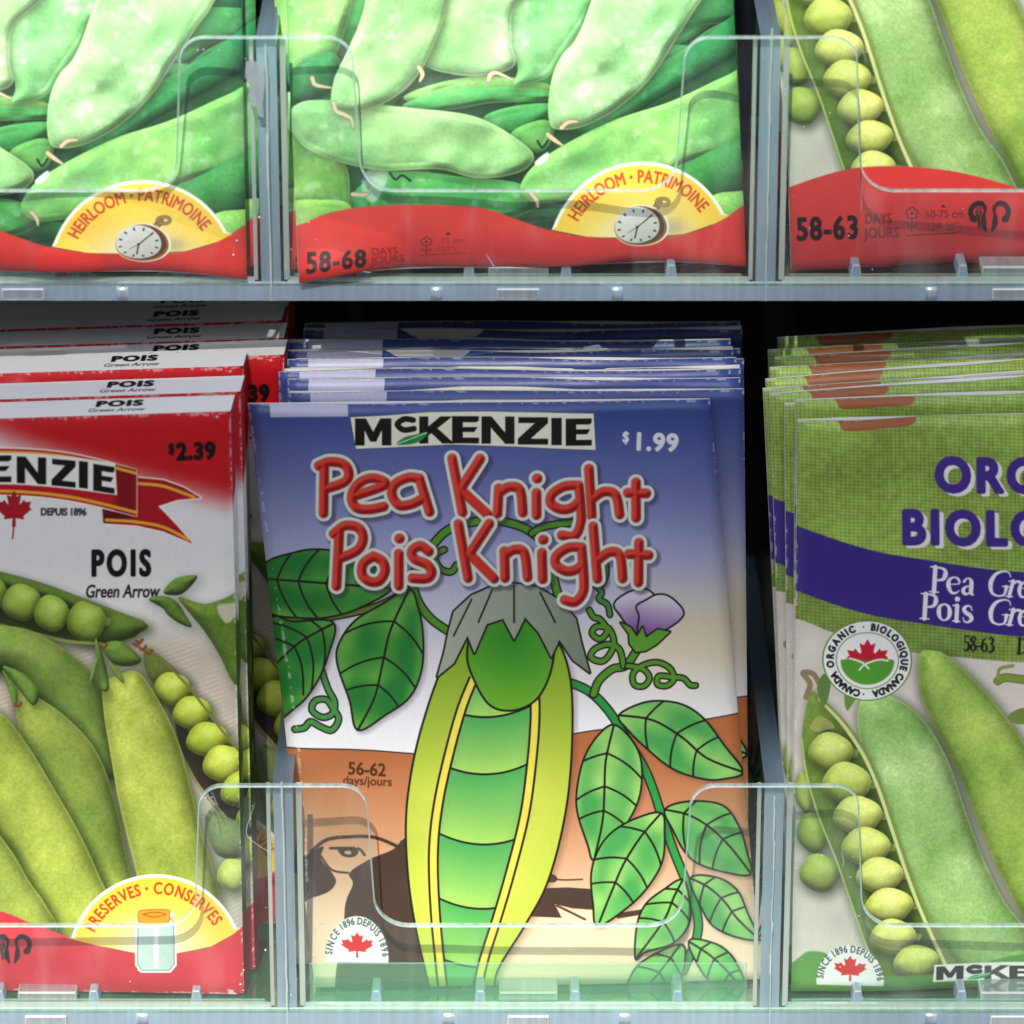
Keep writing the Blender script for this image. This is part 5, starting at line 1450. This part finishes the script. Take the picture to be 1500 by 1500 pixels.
# lower middle: the leaning blue packet and the straight ones behind it
Q = [(363, 592), (1040, 585), (1116, 1434), (461, 1446)]
def seeds(seed, n, amp):
    r = random.Random(seed); P = [(r.uniform(.12, .88), r.uniform(.45, .93), r.uniform(.03, .05), r.uniform(.5, 1) * amp) for _ in range(n)]
    return lambda s, t: sum(h * math.exp(-((s - a) / w) ** 2 - ((t - b) / w / .75) ** 2) for a, b, w, h in P)


sd1, sd3, sd4, sd5 = seeds(1, 16, .0006), seeds(2, 16, .0006), seeds(3, 18, .0007), seeds(4, 16, .0007)
cr1 = crinkle(3, .00050)
def blue_bulge(s, t):
    b = .0036 * (math.sin(math.pi * s) ** .8 if 0 < s < 1 else 0) * (.25 + .75 * math.sin(math.pi * min(t * .95 + .03, 1)))
    return b + sd1(s, t) + cr1(s, t) * min(1, 6 * s, 6 * (1 - s)) + .0012 * math.exp(-((t - .60 + .08 * s) / .03) ** 2) * math.exp(-(s / .10) ** 2)
blue, BM = make_packet('seed_packet', 'front blue seed packet with red hand lettering, tilted left in the middle pocket', 'seed packet', quad(Q, FZ + .0009, .017), 'storybook_print', Q, blue_bulge, 'blue packets in the middle pocket', rough=.34, spec=.42, bump=.2)
R = [(424, 575), (1090, 571), (1098, 1410), (432, 1412)]
cr2 = crinkle(9, .00035, 4, 3)
blue2, _ = make_packet('seed_packet', 'second blue seed packet, upright right behind the tilted front one', 'seed packet', quad(R, FZ + .0009, .0125), 'storybook_print', Q, lambda s, t: .0016 * math.sin(math.pi * s) * math.sin(math.pi * t) + cr2(s, t) + .0006 * math.sin(9 * s + 1) * math.exp(-t / .03), 'blue packets in the middle pocket', mat=BM)
blues = [blue2]
for k in range(3):
    r_ = random.Random(60 + k); w_ = [(r_.uniform(3, 14), r_.uniform(0, 6), r_.uniform(.0003, .0009)) for _ in range(4)]
    c_ = crinkle(70 + k, .0004, 4, 3)
    b_ = lambda s, t, w_=w_, c_=c_: (.0010 * math.sin(math.pi * s) * math.sin(math.pi * t) + c_(s, t) + sum(a * math.sin(f * s + o) for f, o, a in w_) * math.exp(-t / .05), .0003 * math.exp(-t / .02) * math.sin(5 * s + k))
    v, _ = make_packet('seed_packet', '%s blue seed packet from the front of the middle row, its top edge showing' % ORD[2 + k], 'seed packet', quad(R, FZ + .0009, .0125), 'storybook_print', Q, b_, 'blue packets in the middle pocket', mat=BM)
    v.location += Vector(((-6, -16, -4)[k] / 8200., (.0032, .0068, .0092)[k], (.0012, .0016, .0010)[k])); v.rotation_euler = (0, (.003, -.004, .002)[k], (.006, -.010, .004)[k])
    blues.append(v)
specs = [(-6, .0112, .0022, -.004), (2, .0145, .0008, .010), (-8, .0172, .0017, -.008), (0, .0212, .0004, .006), (-10, .0240, .0012, -.005), (6, .0330, .0002, .010), (12, .0385, -.0004, -.008)]
for k, (dx, dy, dz, rz) in enumerate(specs):
    s_ = blues[1 + k % 3]; at0 = Vector(blue2.location) + Vector((dx / 8200., dy, dz))
    copy_thing(s_, at0 - Vector(s_.location), (0, rz * .5, rz), '%s blue seed packet from the front of the middle row, its top edge showing' % ORD[k + 5])

# lower right: green packets
Q = [(1168, 616), (1842, 598), (1848, 1440), (1160, 1453)]
cr3 = crinkle(5, .00040)
def green_bulge(s, t): return .0030 * math.sin(math.pi * s) ** .8 * math.sin(math.pi * t) ** .7 + cr3(s, t) + sd3(s, t) + .0008 * math.exp(-((s - .12) / .07) ** 2) * (1 - t) - .0006 * math.exp(-((s - .28) / .06) ** 2) * (1 - t)
green, GM = make_packet('seed_packet', 'front green burlap-print seed packet with purple band in the right pocket', 'seed packet', quad(Q, FZ + .0009, .012), 'organic_print', Q, green_bulge, 'green packets in the right pocket', rough=.38, spec=.40, bump=.2)
greens = [green]
for k in range(2):
    r_ = random.Random(90 + k); w_ = [(r_.uniform(3, 11), r_.uniform(0, 6), r_.uniform(.0003, .0008)) for _ in range(4)]
    c_ = crinkle(95 + k, .0004, 4, 3)
    b_ = lambda s, t, w_=w_, c_=c_: (.0020 * math.sin(math.pi * s) ** .8 * math.sin(math.pi * t) ** .7 + c_(s, t) + sum(a * math.sin(f * s + o) for f, o, a in w_) * math.exp(-t / .06), .0004 * math.exp(-t / .03) * math.sin(4 * s + 2 * k))
    v, _ = make_packet('seed_packet', '%s green burlap-print packet from the front of the right row' % ORD[1 + k], 'seed packet', quad(Q, FZ + .0009, .012), 'organic_print', Q, b_, 'green packets in the right pocket', mat=GM)
    v.location += Vector(((0, -2)[k] / 8200., (.0036, .0058)[k], (.0026, .0013)[k])); v.rotation_euler = (0, (-.001, -.016)[k], (.005, -.004)[k])
    greens.append(v)
specs = [(-2, .0088, .0037, .006, -34), (2, .0128, .0036, .008, -46), (6, .0205, .0026, -.006, -44), (8, .0262, .0022, .006, -36), (6, .0300, .0024, -.006, -26), (4, .0372, .0014, .006, -30), (8, .0420, .0016, -.006, -18)]
for k, (dx, dy, dz, rz, top) in enumerate(specs):
    s_ = greens[1 + k % 2]; at0 = Vector(green.location) + Vector((dx / 8200., dy, dz))
    copy_thing(s_, at0 - Vector(s_.location), (0, top / 880., rz), '%s green burlap-print packet from the front of the right row' % ORD[k + 3])
# green packets of the tier below, dimly seen through the lower tray's floor
for p, side in ((0, 'right'), (-1, 'middle'), (-2, 'left')):
    for k in range(4):
        copy_thing(green, (p * PITCH + .002 * k * (-1) ** k, -.0165 + .0052 * k, -.1246 - .001 * (k % 2)), (0, 0, .006 * (k - 1)), '%s green packet seen through the tray floor under the %s pocket' % (('nearest', 'second', 'third', 'rearmost')[k], side), 'green packets of the tier below')

# upper middle and left: flat pods
Qm = [(397, -485), (1049, -508), (1094, 393), (438, 414)]
cr4 = crinkle(12, .00060, 4, 5)
def pod_bulge(s, t):
    foot = math.exp(-((1 - t) / .045) ** 2)
    b = .0040 * math.sin(math.pi * s) ** .7 * math.sin(math.pi * min(1, t * 1.0)) ** .6
    w = (.0009 * math.sin(11 * s + 1.2) + .0006 * math.sin(23 * s)) * math.exp(-(1 - t) / .06)
    lift = foot * (.0022 * math.sin(math.pi * min(1, max(0, s * 1.02))) ** .8 + .0006 * math.sin(9 * s))
    return (b + sd4(s, t) * min(1, 8 * (1 - t)) + w + cr4(s, t) * min(1, 5 * s, 5 * (1 - s)), lift)
UZ = FZ + UP.z + .0009
podm, PM = make_packet('seed_packet', 'seed packet of flat green pods with 58-68 on red foot, upper middle pocket', 'seed packet', quad(Qm, UZ, .027), 'flat_pod_print', Qm, pod_bulge, 'flat pod packets on the upper tray', rough=.40, spec=.6, bump=.3)
copy_thing(podm, (-.0022, .0052, .0004), (0, .006, .004), 'second flat pod packet, a sliver showing left of the upper middle one')
copy_thing(podm, (-.0030, .0105, .0002), (0, .004, -.006), 'third flat pod packet at the back of the upper middle pocket')
Ql = [(-308, -470), (345, -475), (361, 412), (-292, 408)]
Pl = [(a + 728, b - 27) for a, b in Ql]
podl, _ = make_packet('seed_packet', 'left flat pod packet with pocket watch badge, cut by the photo edge', 'seed packet', quad(Ql, UZ, .027), 'flat_pod_print', Pl, pod_bulge, 'flat pod packets on the upper tray', mat=PM)
copy_thing(podl, (.0024, .0050, .0003), (0, -.004, .004), 'second flat pod packet, its red foot showing right of the upper left one')
# upper right: round peas
Qr = [(1133, -505), (1826, -515), (1842, 366), (1160, 396)]
cr5 = crinkle(21, .0003)
peas, RM = make_packet('seed_packet', 'seed packet of shelled round peas with 58-63 on red foot, upper right pocket', 'seed packet', quad(Qr, UZ, .016), 'garden_pea_print', Qr, lambda s, t: .0034 * math.sin(math.pi * s) ** .8 * math.sin(math.pi * t) ** .7 + cr5(s, t) + sd5(s, t), 'round pea packets on the upper tray', rough=.36, spec=.45, bump=.3)
copy_thing(peas, (.0006, .0050, .0003), (0, .003, .003), 'second round pea packet hidden close behind the upper right one')

for src, nm in ((podm, 'middle'), (podl, 'left'), (peas, 'right')):  # unseen rear packets, added to stop light falling through the upper floor
    for k in range(3):
        copy_thing(src, (.0008 * (-1) ** k, .018 + .014 * k, .0003), (0, .003, .003), '%s packet of the rear group in the upper %s pocket' % (('foremost', 'central', 'hindmost')[k], nm))

# lower left: cardboard boxes
Qb = [(-326, 625), (337, 604), (357, 1459), (-322, 1447)]
C = quad(Qb, FZ + .0009, .006)
BT = .0086
bo = (C[2] + C[3]) / 2; bo.z = FZ + .0009
BXM = print_mat('box_front_print', .45, .25, .10)
BTM = print_mat('box_top_print', .5, .25, .08)
BSM = print_mat('box_side_print', .5, .25, .08)
box = thing('seed_box', 'front white and red seed box with yellow half-round badge, left pocket', 'seed box', bo, 'seed boxes in the left pocket')
_, ext = picture('box_front_print')
cr6 = crinkle(31, .00012)
def box_bulge(s, t):
    e = min(s, 1 - s); r = .0009 * max(0, 1 - e / .012) ** 2; e2 = min(t, 1 - t); r += .0007 * max(0, 1 - e2 / .010) ** 2
    return .0005 * math.sin(math.pi * s) * math.sin(math.pi * t) + cr6(s, t) * .6 - r
bm, nrm = sheet(C, ext, Qb, box_bulge, bo, nx=60, ny=64, skirt=0)
obj('front_panel', bm, [BXM, WHITE], box)
bk = -nrm * BT; ins = -nrm * .0010
def face4(p, name, pic, parent, skirt=.0003, nx=20, ny=4, bul=lambda s, t: 0.0):
    _, e = picture(pic)
    x0, y0, x1, y1 = e
    bm, _ = sheet(p, e, [(x0, y0), (x1, y0), (x1, y1), (x0, y1)], bul, bo, nx=nx, ny=ny, skirt=0)
    return bm
tl, tr, br, bl = C
upv = (tl - bl).normalized()
bm = face4([tl + bk + upv * .0006, tr + bk + upv * .0006, tr + ins * .7, tl + ins * .7], 'top', 'box_top_print', box)
obj('top_flap', bm, [BTM, WHITE], box)
for a, b, nm in ((tr, br, 1), (tl, bl, -1)):
    v = [a + ins, a + bk, b + bk, b + ins]
    bm = bmesh.new(); uvl = bm.loops.layers.uv.new('print')
    ny = 12; rows = []
    for j in range(ny + 1):
        t = j / ny
        rows.append([bm.verts.new((a + ins * (1 - s) + bk * s) * (1 - t) + (b + ins * (1 - s) + bk * s) * t - bo) for s in (0, .5, 1)])
        for s, q in zip((0, .5, 1), rows[-1]): q.co.x += nm * .0002 * math.sin(math.pi * s)
    for j in range(ny):
        for i in range(2):
            q = [(j, i), (j + 1, i), (j + 1, i + 1), (j, i + 1)]
            f = bm.faces.new([rows[y][x] for y, x in q])
            for l, (y, x) in zip(f.loops, q): l[uvl].uv = (x / 2, 1 - y / ny)
    obj('side_panel', bm, [BSM, WHITE], box)
bm = bmesh.new(); bm.faces.new([bm.verts.new(p - bo) for p in (tl + bk, bl + bk, br + bk, tr + bk)])
obj('back_panel', bm, WHITE, box)
bm = bmesh.new(); bm.faces.new([bm.verts.new(p - bo + upv * .0006) for p in (bl + ins, br + ins, br + bk, bl + bk)])
obj('base_panel', bm, WHITE, box)
specs = [(13, 1.0, .0004, -.004), (9, 2.06, .0020, .003), (72, 3.06, .0008, -.006), (62, 4.08, .0010, .004), (60, 5.1, .0012, -.003), (62, 6.1, .0008, .003), (55, 7.15, .0006, -.004), (60, 8.2, .0006, .002)]
for k, (dx, n, dz, rz) in enumerate(specs):
    copy_thing(box, (dx / 8200., n * (BT + .0003), dz), (0, rz * .7, rz), '%s seed box from the front of the left row, its white top showing' % ORD[k + 1])
